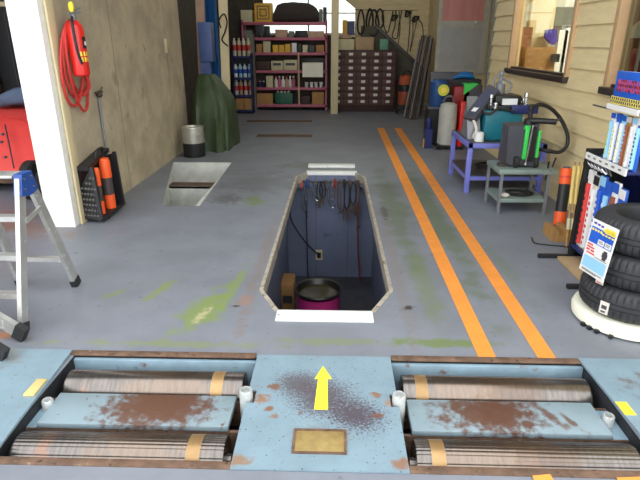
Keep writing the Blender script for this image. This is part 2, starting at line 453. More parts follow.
def wall_cells(m, axis, u0, u1, z0, z1, c0, c1, holes):
    us = sorted({u0, u1, *[h[0] for h in holes], *[h[1] for h in holes]})
    zs = sorted({z0, z1, *[h[2] for h in holes], *[h[3] for h in holes]})
    for a, b in zip(us, us[1:]):
        for c, d in zip(zs, zs[1:]):
            if any(h[0] <= a and b <= h[1] and h[2] <= c and d <= h[3] for h in holes): continue
            if axis == 'y': m.box((c0, a, c), (c1, b, d))
            else: m.box((a, c0, c), (b, c1, d))
def siding(m, axis, u0, u1, z0, z1, c, sgn, holes, pitch, off=0.0, th=.024):
    """lapped boards: each course leans out towards its foot"""
    z = z0-off
    while z < z1:
        a, b = z, z+pitch
        cuts = sorted({max(a, z0), min(b, z1), *[h[k] for h in holes for k in (2, 3) if a < h[k] < b]})
        for s0, s1 in zip(cuts, cuts[1:]):
            mid = (s0+s1)/2
            segs = [(u0, u1)]
            for h in holes:
                if h[2] <= mid <= h[3]:
                    segs = [x for (p, q) in segs for x in ((p, min(q, h[0])), (max(p, h[1]), q)) if x[1]-x[0] > .01]
            t0 = th*(1-(s0-a)/pitch)+.004; t1 = th*(1-(s1-a)/pitch)+.004
            for p, q in segs:
                def P(u, t, zz): return (c+sgn*t, u, zz) if axis == 'y' else (u, c+sgn*t, zz)
                m.hexa([P(p, 0, s0), P(q, 0, s0), P(q, t0, s0), P(p, t0, s0), P(p, 0, s1), P(q, 0, s1), P(q, t1, s1), P(p, t1, s1)])
        z += pitch
# right wall with two windows
RX = 2.32
WIN1 = (5.55, 7.45, 1.22, 2.55); WIN2 = (3.1, 4.72, 1.19, 2.55)
m = MB()
wall_cells(m, 'y', 1.9, 8.4, 0, 4.6, RX, RX+.1, [WIN1, WIN2])
siding(m, 'y', 1.9, 8.4, 0, 4.6, RX, -1, [WIN1, WIN2], .192, .03)
struct(m, 'wall_right', 'siding')
m = MB(); m.box((RX-.04, 8.38, 0), (RX+.12, 8.46, 4.6)); struct(m, 'trim_3', 'officegrey')
def window(n, W, y_dark):
    y0, y1, z0, z1 = W
    e = bpy.data.objects.new('window_%d' % n, None); C.objects.link(e); e.location = (RX, (y0+y1)/2, z0); e['kind'] = 'structure'
    m = MB()
    for ya, yb in ((y0-.02, y0+.045), (y1-.045, y1+.02)):
        m.box((RX-.045, ya, z0-.02), (RX+.06, yb, z1), .004)
    m.box((RX-.05, y0, z1-.06), (RX+.1, y1, z1))
    m.build('window_frame', 'tan_trim', e)
    m = MB(); m.box((RX-.075, y0-.03, z0-.055), (RX+.1, y1+.03, z0+.005), .006); m.box((RX-.02, y0+.07, z0), (RX+.06, y1-.07, z0+.03)); m.build('window_sill', 'darksill', e)
    m = MB(); m.box((RX+.03, y0+.03, z0+.02), (RX+.036, y1-.03, z1-.05)); m.build('pane', 'glass', e)
window(1, WIN1, 0); window(2, WIN2, 0)
# the corner beyond the right wall, its back and side
m = MB()
wall_cells(m, 'x', 2.16, 3.7, 0, 4.6, 11.75, 11.85, [])
siding(m, 'x', 2.16, 3.7, 0, 4.6, 11.75, -1, [], .20, .05)
m.box((2.14, 11.72, 0), (2.20, 13.5, 4.6))
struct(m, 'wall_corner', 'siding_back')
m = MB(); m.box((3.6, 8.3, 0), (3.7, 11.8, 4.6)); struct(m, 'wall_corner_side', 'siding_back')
# back wall: plain dark on the left, boarded on the right, long high window
BY = 13.4
BW = (-1.75, .42, 1.72, 3.6)
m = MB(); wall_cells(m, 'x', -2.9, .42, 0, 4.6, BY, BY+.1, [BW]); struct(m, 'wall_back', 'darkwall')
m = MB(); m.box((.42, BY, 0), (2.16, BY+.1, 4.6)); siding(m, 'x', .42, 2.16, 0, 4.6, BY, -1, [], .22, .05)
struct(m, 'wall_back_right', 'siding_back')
m = MB(); m.prism([fy(343, -2, BY-.05), fy(362, 14, BY-.05), fy(362, -30, BY-.05), fy(330, -30, BY-.05)], (0, .06, 0)); struct(m, 'trim_9', 'siding_back')
m = MB()
a, b = fy(376, 26, 13.25), fy(428, 74, 13.25)
m.prism([a, b, Vector((b.x, 13.25, 0)), Vector((a.x-.35, 13.25, 0)), Vector((a.x-.35, 13.25, a.z))], (0, .04, 0))
struct(m, 'wall_stair_panel', mat('grey_green_stair_panel', (82, 78, 66), .8))
m = MB(); m.bar(fy(376, 26, 13.22), fy(428, 74, 13.22), .05, .07); struct(m, 'trim_10', 'darksill')
m = MB(); m.box((-1.75, BY-.02, 1.70), (.42, BY+.1, 1.75)); m.box((-.7, BY+.02, 1.72), (-.66, BY+.06, 3.6)); m.box((-1.75, BY+.02, 2.17), (.42, BY+.05, 2.2))
e = struct(m, 'window_3', 'greyframe')
m = MB(); m.box((-1.75, BY+.06, 1.72), (.42, BY+.065, 3.6)); p = m.build('pane', 'glass', e)
# ceiling with front opening
m = MB(); m.box((-7.1, 3.2, 4.3), (3.8, 13.5, 4.7)); struct(m, 'ceiling', 'ceiling')

# office behind the windows
m = MB(); m.box((RX+.1, 2.4, 0), (6, 8.38, .02)); struct(m, 'floor_office', 'wood')
m = MB(); m.box((2.42, 8.25, 0), (6, 8.3, 4.6)); struct(m, 'wall_office_end', 'officewall')
m = MB(); m.box((5.9, 1.9, 0), (6, 8.3, 4.6)); struct(m, 'wall_office_side', 'officewall')
m = MB(); m.box((2.42, 1.9, 0), (6, 2.0, 4.6)); struct(m, 'wall_office_front', 'officewall')
m = MB(); m.box((2.42, 1.9, 2.9), (6, 8.3, 3.0)); struct(m, 'ceiling_office', 'officewall')
def bpx(x0, y0, x1, y1, Y, dep, base=None, bev=0.0, mb=None):
    a, b = fy(x0, y0, Y), fy(x1, y1, Y)
    mb = mb or MB()
    zlo = b.z if base is None else base
    return mb.box((a.x, Y, min(zlo, a.z-.01)), (b.x, Y+dep, a.z), bev)
tag(bpx(519, 27, 529, 60, 7.7, .3, .02).build('brown_cabinet', 'brownwall'), 'brown wooden cabinet at the left inside the far office window', 'cabinet')
tag(bpx(538, -40, 547, 70, 7.75, .12, .02).build('beige_pillar', 'cream_wood'), 'beige upright post seen in the middle of the far office window', 'post')
tag(bpx(548, 7, 580, 26, 8.12, .13).build('grey_wall_cupboard', 'officegrey'), 'grey green cupboard high on the wall inside the far office window', 'cupboard')
tag(bpx(527, 47, 554, 66, 7.5, .22, .02).build('cardboard_counter', 'cardboard'), 'tan box-fronted counter low inside the far office window', 'counter')
vest = MB(); a = fy(546, 30, 7.62); b = fy(556, 45, 7.62)
vest.prism([(a.x, 7.62, a.z), (b.x-.02, 7.62, a.z+.02), (b.x+.02, 7.62, b.z+.05), (b.x-.02, 7.62, b.z), (a.x+.08, 7.62, b.z+.02), (a.x, 7.62, b.z+.1)], (0, .05, 0))
tag(vest.build('purple_vest', 'purple'), 'purple garment hanging against the post inside the far office window', 'garment')
for i, (x0, y0, x1, y1) in enumerate([(531, 27, 537, 48), (560, 30, 564, 60), (566, 28, 570, 62)]):
    tag(bpx(x0, y0, x1, y1, 7.9, .1, .02).build('white_roll', 'white'), ['white roll left of the beige post inside the far office window', 'white roll just right of the purple garment inside the far office window', 'white roll nearest the right edge inside the far office window'][i], 'roll', 'white rolls in the office')
tag(bpx(553, 54, 559, 62, 7.45, .1).build('dark_jug', 'black'), 'small dark jug on the counter inside the far office window', 'jug')
m = MB(); m.box((2.85, 5.9, .02), (4.6, 6.3, 2.5), .01); tag(m.build('wooden_wardrobe', 'brownwall'), 'tall reddish brown wooden cupboard filling the near office window', 'cupboard')
m = MB(); m.rev([(.16, 0), (.05, .14)], fy(642, 38, 5.0)); q = fy(642, 38, 5.0); m.cyl((q.x, q.y, .02), q+Vector((0, 0, .14)), .015); tag(m.build('white_lamp_shade', 'white'), 'white conical lamp shade at the edge of the near office window', 'lamp shade')
m = MB(); a = fy(640, 62, 5.2); m.box(a-Vector((.05, .1, .1)), a+Vector((.2, .1, .12)), .02); tag(m.build('red_tin', 'red'), 'red tin below the white lamp shade in the near office window', 'tin')
m = MB(); a = fy(640, 76, 5.2); m.box((a.x-.12, 5.05, .02), (a.x+.4, 5.4, a.z+.03), .01); tag(m.build('dark_pedestal', 'darkgrey'), 'dark pedestal under the red tin in the near office window', 'pedestal')

# ------------------------------------------------------------------ floor paint
def stripe(label, pts):
    m = MB(); m.prism([Vector((p.x, p.y, .001)) for p in pts], (0, 0, .0015))
    tag(m.build('painted_floor_stripe', 'orange_line'), label, 'floor stripe', 'orange stripes on the floor')
stripe('orange floor stripe nearer the pit', [fz(377, 128), fz(384, 128), Vector((.853, 2.388, 0)), Vector((.76, 2.388, 0))])
stripe('orange floor stripe nearer the benches and tyres', [fz(394, 128), fz(401, 128), Vector((1.165, 2.388, 0)), Vector((1.07, 2.388, 0))])
for i, (x0, x1, y) in enumerate([(256, 312, 137), (246, 312, 122)]):
    m = MB(); a, b = fz(x0, y), fz(x1, y); m.box((a.x, a.y, .001), (b.x, a.y+.22, .012), .003)
    tag(m.build('floor_plank', 'brownbar'), ['brown plank set flat on the floor, the one nearer the pit', 'brown plank set flat on the floor, the one nearer the pink shelves'][i], 'plank', 'planks on the floor')

# ------------------------------------------------------------------ brake tester
m = MB()
m.box((WX0-.02, WY0-.02, -.5), (WX1+.02, WY1+.02, -.45))
m.box((WX0-.05, WY1+.001, -.45), (WX1+.05, WY1+.03, -.012))
m.box((WX0-.05, WY0-.03, -.45), (WX1+.05, WY0-.001, -.012))
m.box((WX0-.03, WY0, -.45), (WX0-.001, WY1, -.012)); m.box((WX1+.001, WY0, -.45), (WX1+.03, WY1, -.012))
struct(m, 'wall_roller_well', 'darkwell')
m = MB(); m.box((WX0, WY1-.012, -.002), (-.41, WY1+.03, .008), .002); m.box((.30, WY1-.012, -.002), (WX1+.3, WY1+.03, .008), .002)
m.box((WX0-.3, WY1-.01, -.002), (WX0, WY1+.03, .006))
m.box((WX0, WY0-.008, -.002), (WX1, WY0+.03, .006), .002)
struct(m, 'trim_11', 'rust')

def roller(m, x0, x1, y, z, r, ribs):
    seg = 128 if ribs else 48
    prof = [(.03, 0), (.03, .02), (r*.97, .021), (r, .03), (r, x1-x0-.03), (r*.97, x1-x0-.021), (.03, x1-x0-.02), (.03, x1-x0)]
    n0 = len(m.bm.verts)
    m.rev(prof, (x0, y, z), (x1, y, z), seg)
    if ribs:
        m.bm.verts.ensure_lookup_table()
        for i in range(n0, len(m.bm.verts)):
            v = m.bm.verts[i]
            k = (i-n0) % seg
            d = Vector((0, v.co.y-y, v.co.z-z))
            if d.length > r*.9 and k % 4 == 0:
                v.co -= d.normalized()*.0015
def bed(side, x0, x1, px0, px1, bandx, post_in, post_out, label):
    e = thing('brake_tester_roller_bed', ((x0+x1)/2, 2.0, -.45), label, 'roller bed', 'roller beds of the brake tester')
    m = MB()   # side girders and cross rails that carry rollers
    for x in (x0-.012, x1-.018): m.box((x, WY0+.03, -.44), (x+.03, WY1-.02, -.14))
    m.box((x0, 1.855, -.2), (x1, 1.87, -.062)); m.box((x0, 2.06, -.2), (x1, 2.07, -.062))
    m.box((x0, WY0, -.12), (x1, WY0+.025, -.004), .003)
    m.build('frame', 'rust', e)
    m = MB(); m.box((x0, WY1-.03, -.22), (x1, WY1-.006, -.012), .004)
    m.box((x0, 1.86, -.14), (px0-.01, 2.05, -.06)) if side < 0 else m.box((px1+.01, 1.86, -.14), (x1, 2.05, -.06))
    m.build('guard_rail', 'blueframe', e)
    for y, rib in ((2.195, False), (1.735, True)):
        m = MB(); roller(m, x0+.02, x1-.02, y, -.105, .102, rib)
        ro = m.build('roller', 'roller', e, smooth=25)
        m = MB(); m.rev([(.1024, 0), (.1028, .002), (.1028, .056), (.1024, .058)], (bandx, y, -.105), (bandx+1, y, -.105), 48, cap=False)
        m.build('worn_band', 'gold', ro, 'tan coloured band round the roller')
    m = MB(); m.box((px0, 1.853, -.06), (px1, 2.07, -.03), .005)
    m.build('lift_plate', 'liftplate', e)
    for (x, y, z0, z1, r) in (post_in, post_out):
        m = MB(); m.rev([(r, 0), (r, z1-z0-.006), (r-.004, z1-z0), (r-.010, z1-z0), (r-.012, z1-z0-.02)], (x, y, z0), seg=24)
        m.build('guide_post', 'postwhite', e)
bed(-1, WX0, -.405, -1.315, -.46, -.60, (-.404, 2.015, -.3, .048, .031), (-1.335, 1.99, -.3, -.012, .026),
    'left roller bed of the brake tester with rust-centred blue lift plate')
bed(1, .30, WX1, .345, 1.205, .40, (.301, 2.005, -.3, .045, .031), (1.235, 1.96, -.3, -.012, .026),
    'right roller bed of the brake tester with two orange paint ends at its back edge')
m = MB()
cp = thing('centre_cover_plate', (-.05, 1.97, .004), 'chipped blue steel cover plate between the roller beds with a yellow arrow', 'cover plate')
m.prism([(-.396, 1.575, .002), (.296, 1.575, .002), (.296, 1.96, .002), (.262, 1.96, .002), (.262, 2.05, .002), (.296, 2.05, .002), (.296, 2.362, .002), (-.40, 2.362, .002), (-.40, 2.06, .002), (-.362, 2.06, .002), (-.362, 1.97, .002), (-.40, 1.97, .002)], (0, 0, .008))
m.build('plate', 'bluesteel', cp)
m = MB()
tp = fz(322, 367); bt = fz(321, 410)
def ap(x, y): v = fz(x, y, .0105); return (v.x, v.y, .0105)
m.prism([ap(314, 409.5), ap(328, 409.5), ap(327.5, 379), ap(332, 379), ap(323, 366), ap(314.5, 379), ap(318, 379)][:3]+[ap(332, 379), ap(323, 366), ap(314.5, 379), ap(318, 379)], (0, 0, .0012))
m.build('arrow', 'yellow', cp, 'bright yellow arrow pointing to the pit')
m = MB(); a, b = fz(294, 452, .01), fz(344, 432, .01); m.box((a.x, a.y, .01), (b.x, b.y, .013), .001); pl = m.build('name_plate', 'brass', cp, 'worn brass coloured rating plate')
m = MB()
for q in ((a.x-.01, a.y-.01, b.x+.01, a.y), (a.x-.01, b.y, b.x+.01, b.y+.01), (a.x-.01, a.y, a.x, b.y), (b.x, a.y, b.x+.01, b.y)):
    m.box((q[0], q[1], .0101), (q[2], q[3], .016))
m.build('plate_rim', 'rust', pl)
m = MB(); lp = thing('side_cover_plate', (-1.85, 1.97, .002), 'chipped blue cover plate at the left end of the rollers with a pale wooden chock', 'cover plate', 'side cover plates')
m.prism([(-2.3, 1.5, .002), (-1.345, 1.5, .002), (-1.395, 2.375, .002), (-2.3, 2.375, .002)], (0, 0, .012)); m.build('plate', 'bluesteel', lp)
m = MB(); m.box((-1.435, 1.975, .014), (-1.385, 2.10, .026), .003); m.build('marker_block', 'woodyellow', lp, 'small pale yellow block')
m = MB(); rp = thing('side_cover_plate', (1.8, 1.97, .002), 'chipped blue cover plate at the right end of the rollers with a yellow sticker', 'cover plate', 'side cover plates')
m.prism([(1.27, 2.375, .002), (1.30, 1.5, .002), (2.2, 1.5, .002), (2.2, 2.375, .002)], (0, 0, .012)); m.build('plate', 'bluesteel', rp)
m = MB(); a = fz(607, 405); m.prism([(1.285, 1.93, .014), (1.335, 1.93, .014), (1.335, 2.02, .014), (1.285, 2.02, .014)], (0, 0, .0015)); m.build('sticker', 'yellow', rp, 'yellow rectangular sticker')
for i, (x, w, lab) in enumerate([(.80, .08, 'small worn orange paint remnant on the front floor edge, left one'), (1.14, .13, 'small worn orange paint remnant on the front floor edge, right one')]):
    m = MB(); m.prism([(x-w/2, 1.52, .001), (x+w/2, 1.53, .001), (x+w/2-.01, 1.585, .0065), (x-w/2, 1.575, .0065)], (0, 0, .0012))
    tag(m.build('paint_remnant', 'orange_line'), lab, 'floor stripe', 'orange paint remnants')

# ------------------------------------------------------------------ pit contents
pe = thing('drain_pail', (-.17, 5.03, -1.44), 'magenta pail with a black oil drain pan on top, standing in the pit', 'pail')
m = MB(); m.rev([(.19, 0), (.215, .02), (.225, .25), (.222, .27), (.232, .28), (.23, .5), (.222, .5), (.218, .4)], (-.17, 5.03, -1.44), seg=40, cap=False); m.build('pail', 'magenta', pe)
m = MB(); m.rev([(.19, .45), (.214, .48), (.24, .505), (.255, .535), (.262, .54), (.255, .55), (.235, .545), (.2, .49), (.001, .485)], (-.17, 5.03, -1.44), seg=40, cap=False); pn = m.build('drain_pan', 'oilpan', pe)
m = MB(); m.rev([(.195, .492), (.198, .497), (.0001, .497)], (-.17, 5.03, -1.44), seg=40); m.build('oil_film', 'oil', pn, 'murky brown oil')
a, b = fy(272, 268, 5.45), fy(286, 287, 5.45)
m = MB(); bxp = thing('carton', (-.555, 5.6, -1.44), 'small brown carton against the left side of the pit', 'carton')
m.box((-.615, 5.45, -1.44), (-.47, 5.75, -1.05), .004); m.build('box', 'cardboard', bxp)
m = MB(); m.box((-.469, 5.5, -1.3), (-.468, 5.7, -1.2)); m.box((-.6, 5.448, -1.3), (-.49, 5.449, -1.2)); m.build('printed_label', 'darkgrey', bxp)
oe = thing('wall_socket', (-.21, 6.515, -1.14), 'cream wall socket on the far wall of the pit', 'socket')
m = MB(); m.box((-.255, 6.497, -1.19), (-.165, 6.52, -1.05), .004); m.build('cover', 'creamcard', oe)
m = MB(); m.box((-.235, 6.49, -1.16), (-.185, 6.498, -1.08)); m.build('outlet', 'black', oe)
def strand(name, mt, pts, r, label, cat='cable', group=None):
    m = MB(); m.tube(pts, r, 6); return tag(m.build(name, mt), label, cat, group)
strand('black_cable', 'black', [(-.47, 5.9, -.1), fy(290, 215, 6.2), fy(298, 232, 6.3), fy(310, 247, 6.4), (-.21, 6.47, -1.1)], .010, 'black cable drooping from the left pit edge to the socket')
strand('thin_black_cable', 'black', [fy(306, 200, 6.47), fy(307, 235, 6.47), fy(308, 275, 6.47), fy(311, 290, 6.2)+Vector((0, 0, .0))], .007, 'thin black cable hanging straight down the far pit wall left of the socket')
strand('red_air_hose', 'redcable', [fy(361, 185, 6.4), fy(358, 210, 6.42), fy(358, 250, 6.44), fy(360, 280, 6.4), fy(361, 284, 6.3)], .010, 'dark red hose hanging down the far wall at the right side of the pit', 'hose')
# tool rail and hand tools hung on it
m = MB(); m.cyl((-.46, 6.40, -.09), (.34, 6.40, -.09), .008, seg=8); 
for x in (-.44, .32): m.bar((x, 6.4, -.09), (x, 6.53, -.09), .01, .01)
tag(m.build('tool_rail', 'rust_rod'), 'thin steel rail across the far end of the pit carrying hand tools', 'rail')
def hang_tool(kind, x, ln, label, mt='rust_rod', mh='black'):
    y = 6.385; z = -.085
    e = thing(kind, (x, y, z-ln), label, kind.replace('_', ' '), 'hand tools hung at the end of the pit')
    m = MB(); zz = z+.012
    if kind == 'spanner':
        m.bar((x, y, zz-.03), (x, y, zz-ln+.03), .016, .008, (0, 1, 0))
        m.rev([(.012, -.006), (.024, -.006), (.024, .006), (.012, .006)], (x, y-.002, zz-.01), (x, y+1, zz-.01), 16, closed=True)
        m.prism([(x-.026, y-.005, zz-ln), (x-.008, y-.005, zz-ln+.02), (x+.008, y-.005, zz-ln+.02), (x+.026, y-.005, zz-ln), (x+.022, y-.005, zz-ln+.045), (x-.022, y-.005, zz-ln+.045)], (0, .01, 0))
        m.build('spanner_body', mt, e)
    elif kind == 'screwdriver':
        m.rev([(.012, 0), (.018, .02), (.017, .10), (.010, .12)], (x, y, zz-.09), (x, y, 1), 12); m.build('handle', mh, e)
        m = MB(); m.cyl((x, y, zz-ln), (x, y, zz-.08), .006, seg=8); m.build('shaft', mt, e)
    elif kind == 'pliers':
        for s in (-1, 1):
            m.tube([(x+s*.012, y, zz+.0), (x+s*.035, y, zz-ln*.3), (x+s*.028, y, zz-ln*.62), (x-s*.008, y, zz-ln*.75)], .009, 8)
        m.build('grips', mh, e)
        m = MB(); m.prism([(x-.025, y-.008, zz-ln*.72), (x+.025, y-.008, zz-ln*.72), (x+.012, y-.008, zz-ln), (x-.012, y-.008, zz-ln)], (0, .016, 0)); m.build('jaws', mt, e)
    elif kind == 'hook_wrench':
        m.tube([(x, y, zz), (x, y, zz-ln*.7), (x+.03, y, zz-ln*.95), (x+.06, y, zz-ln), (x+.08, y, zz-ln*.9)], .008, 8); m.build('bar', mt, e)
    return e
K = [('screwdriver', .30, 'chrome', 'orange', 'screwdriver with orange handle'), ('spanner', .34, 'chrome', 'black', 'bright spanner'), ('screwdriver', .42, 'chrome', 'bluehinge', 'long screwdriver with blue handle'),
     ('spanner', .14, 'chrome', 'black', 'short bright spanner'), ('hook_wrench', .22, 'chrome', 'black', 'hooked bright wrench'), ('spanner', .18, 'chrome', 'black', 'small bright spanner'),
     ('pliers', .30, 'rust_rod', 'black', 'large black-handled pliers'), ('pliers', .26, 'rust_rod', 'black', 'black-handled pliers'), ('spanner', .12, 'rust_rod', 'black', 'stubby dark spanner'),
     ('screwdriver', .2, 'rust_rod', 'redcable', 'short screwdriver with red handle'), ('hook_wrench', .34, 'rust_rod', 'black', 'hooked dark wrench'), ('spanner', .38, 'rust_rod', 'black', 'long dark spanner'),
     ('spanner', .36, 'rust_rod', 'black', 'dark spanner'), ('pliers', .36, 'rust_rod', 'black', 'long black pliers'), ('spanner', .40, 'rust_rod', 'black', 'longest dark spanner'), ('spanner', .55, 'rust_rod', 'black', 'very long dark spanner')]
K[9:9] = [('hook_wrench', .3, 'chrome', 'black', 'hooked steel wrench'), ('spanner', .24, 'chrome', 'black', 'bright medium spanner')]
K[14:14] = [('screwdriver', .44, 'rust_rod', 'black', 'long screwdriver with black handle'), ('pliers', .44, 'rust_rod', 'black', 'very long black pliers')]
ORD += ['seventeenth', 'eighteenth', 'nineteenth', 'twentieth']
for i, (k, ln, mt, mh, lb) in enumerate(K):
    hang_tool(k, -.43+i*.0385, ln*1.15, '%s, %s tool from the left on the pit rail' % (lb, ORD[i]), mt, mh)
m = MB(); m.tube([(-.35+.0, 2.84, .0)]*0+[(-.50, 4.9, .02), (-.49, 4.88, .0), (-.475, 4.86, -.12), (-.5, 4.9, -.14)], .008, 6)
# ------------------------------------------------------------------ left: ladder(s)
HX = -1.77
le = thing('step_ladder', (HX-.2, 2.86, 0), 'aluminium step ladder with blue hinge standing at the left edge of the bay', 'step ladder')
hg = Vector((HX, 2.86, .83))
Lf, Rf = Vector((HX, 2.56, 0)), Vector((-1.755, 3.19, 0))
dx = Vector((-.30, 0, 0)); sp = Vector((-.08, 0, 0))
def lerp(a, b, t): return a+(b-a)*t
for (top, foot, fx_) in ((hg+Vector((.0, -.035, 0)), Lf, 0), (hg+Vector((0, .035, 0)), Rf, 1)):
    for s in (0, 1):
        t_ = top+dx*s; f_ = foot+(dx+sp)*s
        m = MB(); m.bar(lerp(f_, t_, .05), t_, .026, .062, (0, 1, 0)); lg = m.build('rail', 'alu', le)
        m = MB(); m.bar(f_+Vector((0, 0, .001)), lerp(f_, t_, .07), .036, .074, (0, 1, 0)); m.build('rubber_foot', 'rubber', lg)
    for k in (.25, .5, .75) if not fx_ else (.27,):
        a, b = lerp(foot, top, k), lerp(foot+dx+sp, top+dx, k)
        m = MB(); m.bar(a, b, .055 if not fx_ else .035, .03, (0, 0, 1)); m.build('step', 'alu', le)
for s in (0, 1):
    m = MB(); o = hg+dx*s
    m.prism([(o.x-.024, o.y-.085, o.z-.085), (o.x-.024, o.y-.02, o.z-.10), (o.x-.024, o.y+.02, o.z-.10), (o.x-.024, o.y+.085, o.z-.085), (o.x-.024, o.y+.05, o.z+.03), (o.x-.024, o.y-.05, o.z+.03)], (.048, 0, 0))
    hn = m.build('hinge', 'bluehinge', le, 'blue plastic hinge')
    m = MB()
    for q in ((-.045, -.06), (.045, -.06), (-.035, .0), (.035, .0)):
        m = MB(); m.cyl((o.x+.022, o.y+q[0], o.z+q[1]), (o.x+.028, o.y+q[0], o.z+q[1]), .008, seg=10); m.build('rivet', 'chrome', hn)
m = MB(); m.bar(lerp(Lf, hg, .72)+Vector((.016, 0, 0)), lerp(Rf, hg, .76)+Vector((.016, 0, 0)), .012, .025, (0, 0, 1)); m.build('stay_bar', 'alu', le)
m = MB(); m.box((HX-.32, 2.80, .835), (HX-.03, 2.92, .855), .005); m.build('top_step', 'alu', le)
l2 = thing('aluminium_ladder', (-1.95, 2.38, 0), 'second aluminium ladder tilted low at the left edge with black end caps', 'ladder')
for y, x0 in ((2.475, -1.70), (2.27, -1.69)):
    f_ = Vector((x0, y, .035)); t_ = Vector((x0-1.0, y+.16, .62))
    m = MB(); m.bar(lerp(f_, t_, .04), t_, .03, .075, (0, 0, 1)); rl = m.build('rail', 'alu', l2)
    m = MB(); m.bar(f_, lerp(f_, t_, .055), .04, .088, (0, 0, 1)); m.build('end_cap', 'rubber', rl)
for k in (.35, .65, .95):
    m = MB(); m.cyl(lerp(Vector((-1.70, 2.475, .035)), Vector((-2.70, 2.635, .62)), k), lerp(Vector((-1.69, 2.27, .035)), Vector((-2.69, 2.43, .62)), k), .016, seg=12); m.build('rung', 'alu', l2)

# left bay: red machine
rm = thing('red_machine', (-3.75, 5.9, 0), 'red sheet-metal machine with a black wheel in the bay beyond the white post', 'machine')
m = MB()
secs = []
for (y, x0, x1, z0, z1) in ((5.42, -4.3, -3.18, .26, .76), (5.36, -4.35, -3.12, .2, .83), (5.5, -4.4, -3.06, .18, .87), (6.2, -4.4, -3.02, .2, .9), (6.6, -4.35, -3.1, .3, .8)):
    r = []
    for k in range(24):
        a = 2*PI*k/24; cx, cz = (x0+x1)/2, (z0+z1)/2
        ex = math.copysign(abs(math.cos(a))**.35, math.cos(a)); ez = math.copysign(abs(math.sin(a))**.35, math.sin(a))
        r.append((cx+ex*(x1-x0)/2, y, cz+ez*(z1-z0)/2))
    secs.append(r)
m.loft(secs); bd = m.build('body', 'redmachine', rm, smooth=60)
for (zz, xs) in ((.42, (-3.56, -3.46, -3.66)), (.58, (-3.6, -3.47)), (.66, (-3.62, -3.44)), (.74, (-3.5,))):
    for x in xs:
        m = MB(); m.cyl((x, 5.34, zz), (x, 5.366, zz), .014, seg=10); m.build('bolt', 'darkgrey', bd)
m = MB(); m.box((-3.402, 5.352, .3), (-3.396, 5.37, .76)); m.build('panel_seam', 'darkgrey', bd)
m = MB(); m.rev([(.09, -.06), (.18, -.06), (.205, -.04), (.205, .04), (.18, .06), (.09, .06)], (-3.13, 5.22, .21), (-2.13, 5.22, .21), 32, closed=True)
wh = m.build('wheel', 'rubber', rm); m = MB(); m.cyl((-3.17, 5.22, .21), (-3.09, 5.22, .21), .09, seg=20); m.build('hub', 'grey', wh)
m = MB(); m.box((-4.3, 5.5, .1), (-3.30, 6.6, .24)); m.build('chassis', 'rust', rm)
m = MB(); m.rev([(.06, -.05), (.1, -.05), (.1, .05), (.06, .05)], (-4.0, 5.8, .1), (-3, 5.8, .1), 20, closed=True); m.build('caster', 'rubber', rm)
cl = MB()
rings = []
for i in range(9):
    t = i/8; x = -3.62+t*.62; zc = .94+.13*t+.02*math.sin(6*t); hh = .075+.06*t; r = []
    for k in range(20):
        a = 2*PI*k/20; w = .16+.05*math.sin(3*a+5*t)*.4
        r.append((x+.02*math.sin(4*a), 5.75+w*math.cos(a), max(.905, zc+hh*math.sin(a)*(1+.12*math.sin(5*a+7*t)))))
    rings.append(r)
cl.loft(rings); je = cl.build('draped_cloth', 'slate', smooth=70)
tag(je, 'crumpled slate blue cloth lying along the top of the red machine', 'cloth')
m = MB(); m.ball((-3.62, 5.70, .945), .065, (1.2, 1, .75)); tag(m.build('black_glove', 'black'), 'black glove-like lump at the end of the slate blue cloth', 'glove')
m = MB(); m.box((-4.98, 8.0, 0), (-4.45, 8.5, 2.02), .01); kb = thing('black_cabinet', (-4.7, 8.25, 0), 'tall black cabinet in the dark bay at the far left', 'cabinet'); m.build('body', 'black', kb)
m = MB(); m.box((-4.74, 7.985, .1), (-4.73, 7.999, 1.95)); m.build('door_gap', 'darkgrey', kb)
m = MB(); m.box((-4.44, 8.4, 0), (-3.6, 8.9, 2.6), .01); tag(m.build('brown_locker', 'darkwall'), 'dark brown locker right of the black cabinet in the left bay', 'locker')
m = MB(); m.box((-5.0, 8.05, 2.02), (-4.5, 8.4, 2.09), .01); tag(m.build('pale_plank', 'cream_wood'), 'pale plank lying on top of the tall black cabinet', 'plank')
for i, (z, mt) in enumerate(((1.0, 'officegrey'), (1.28, 'grey'), (1.55, 'officegrey'))):
    m = MB(); m.box((-5.5, 7.9, z+.032), (-5.03, 8.4, z+.22), .02); tag(m.build('storage_bin', mt), '%s grey green bin from the bottom, stacked at the far left of the left bay' % ORD[i], 'bin', 'bins in the left bay')
m = MB()
for x in (-5.55, -5.02): m.box((x, 7.9, 0), (x+.03, 8.4, 1.9))
for z in (.97, 1.25, 1.52): m.box((-5.55, 7.9, z), (-4.99, 8.4, z+.03))
tag(m.build('dark_rack', 'rust_rod'), 'dark steel rack holding grey green bins in the left bay', 'rack')

# ------------------------------------------------------------------ left wall things
ex = thing('fire_extinguisher', (LX+.135, 4.61, 1.28), 'red fire extinguisher hung on the concrete wall with a yellow safety cap', 'fire extinguisher')
EX = Vector((LX+.135, 4.61, 1.28))
m = MB(); m.rev([(.055, 0), (.066, .012), (.068, .03), (.068, .36), (.06, .40), (.035, .43), (.02, .44)], EX, seg=32); bd = m.build('cylinder', 'red', ex)
m = MB(); m.cyl(EX+Vector((0, 0, .43)), EX+Vector((0, 0, .48)), .024, seg=16); m.bar(EX+Vector((-.01, -.05, .485)), EX+Vector((.03, .07, .50)), .02, .016); m.bar(EX+Vector((0, -.02, .50)), EX+Vector((.03, .08, .535)), .018, .01); m.build('valve', 'grey', ex)
m = MB(); m.rev([(.014, 0), (.022, .02), (.022, .06), (.012, .075)], EX+Vector((0, -.01, .5)), seg=14); m.build('safety_cap', 'yellow', ex, 'yellow cap')
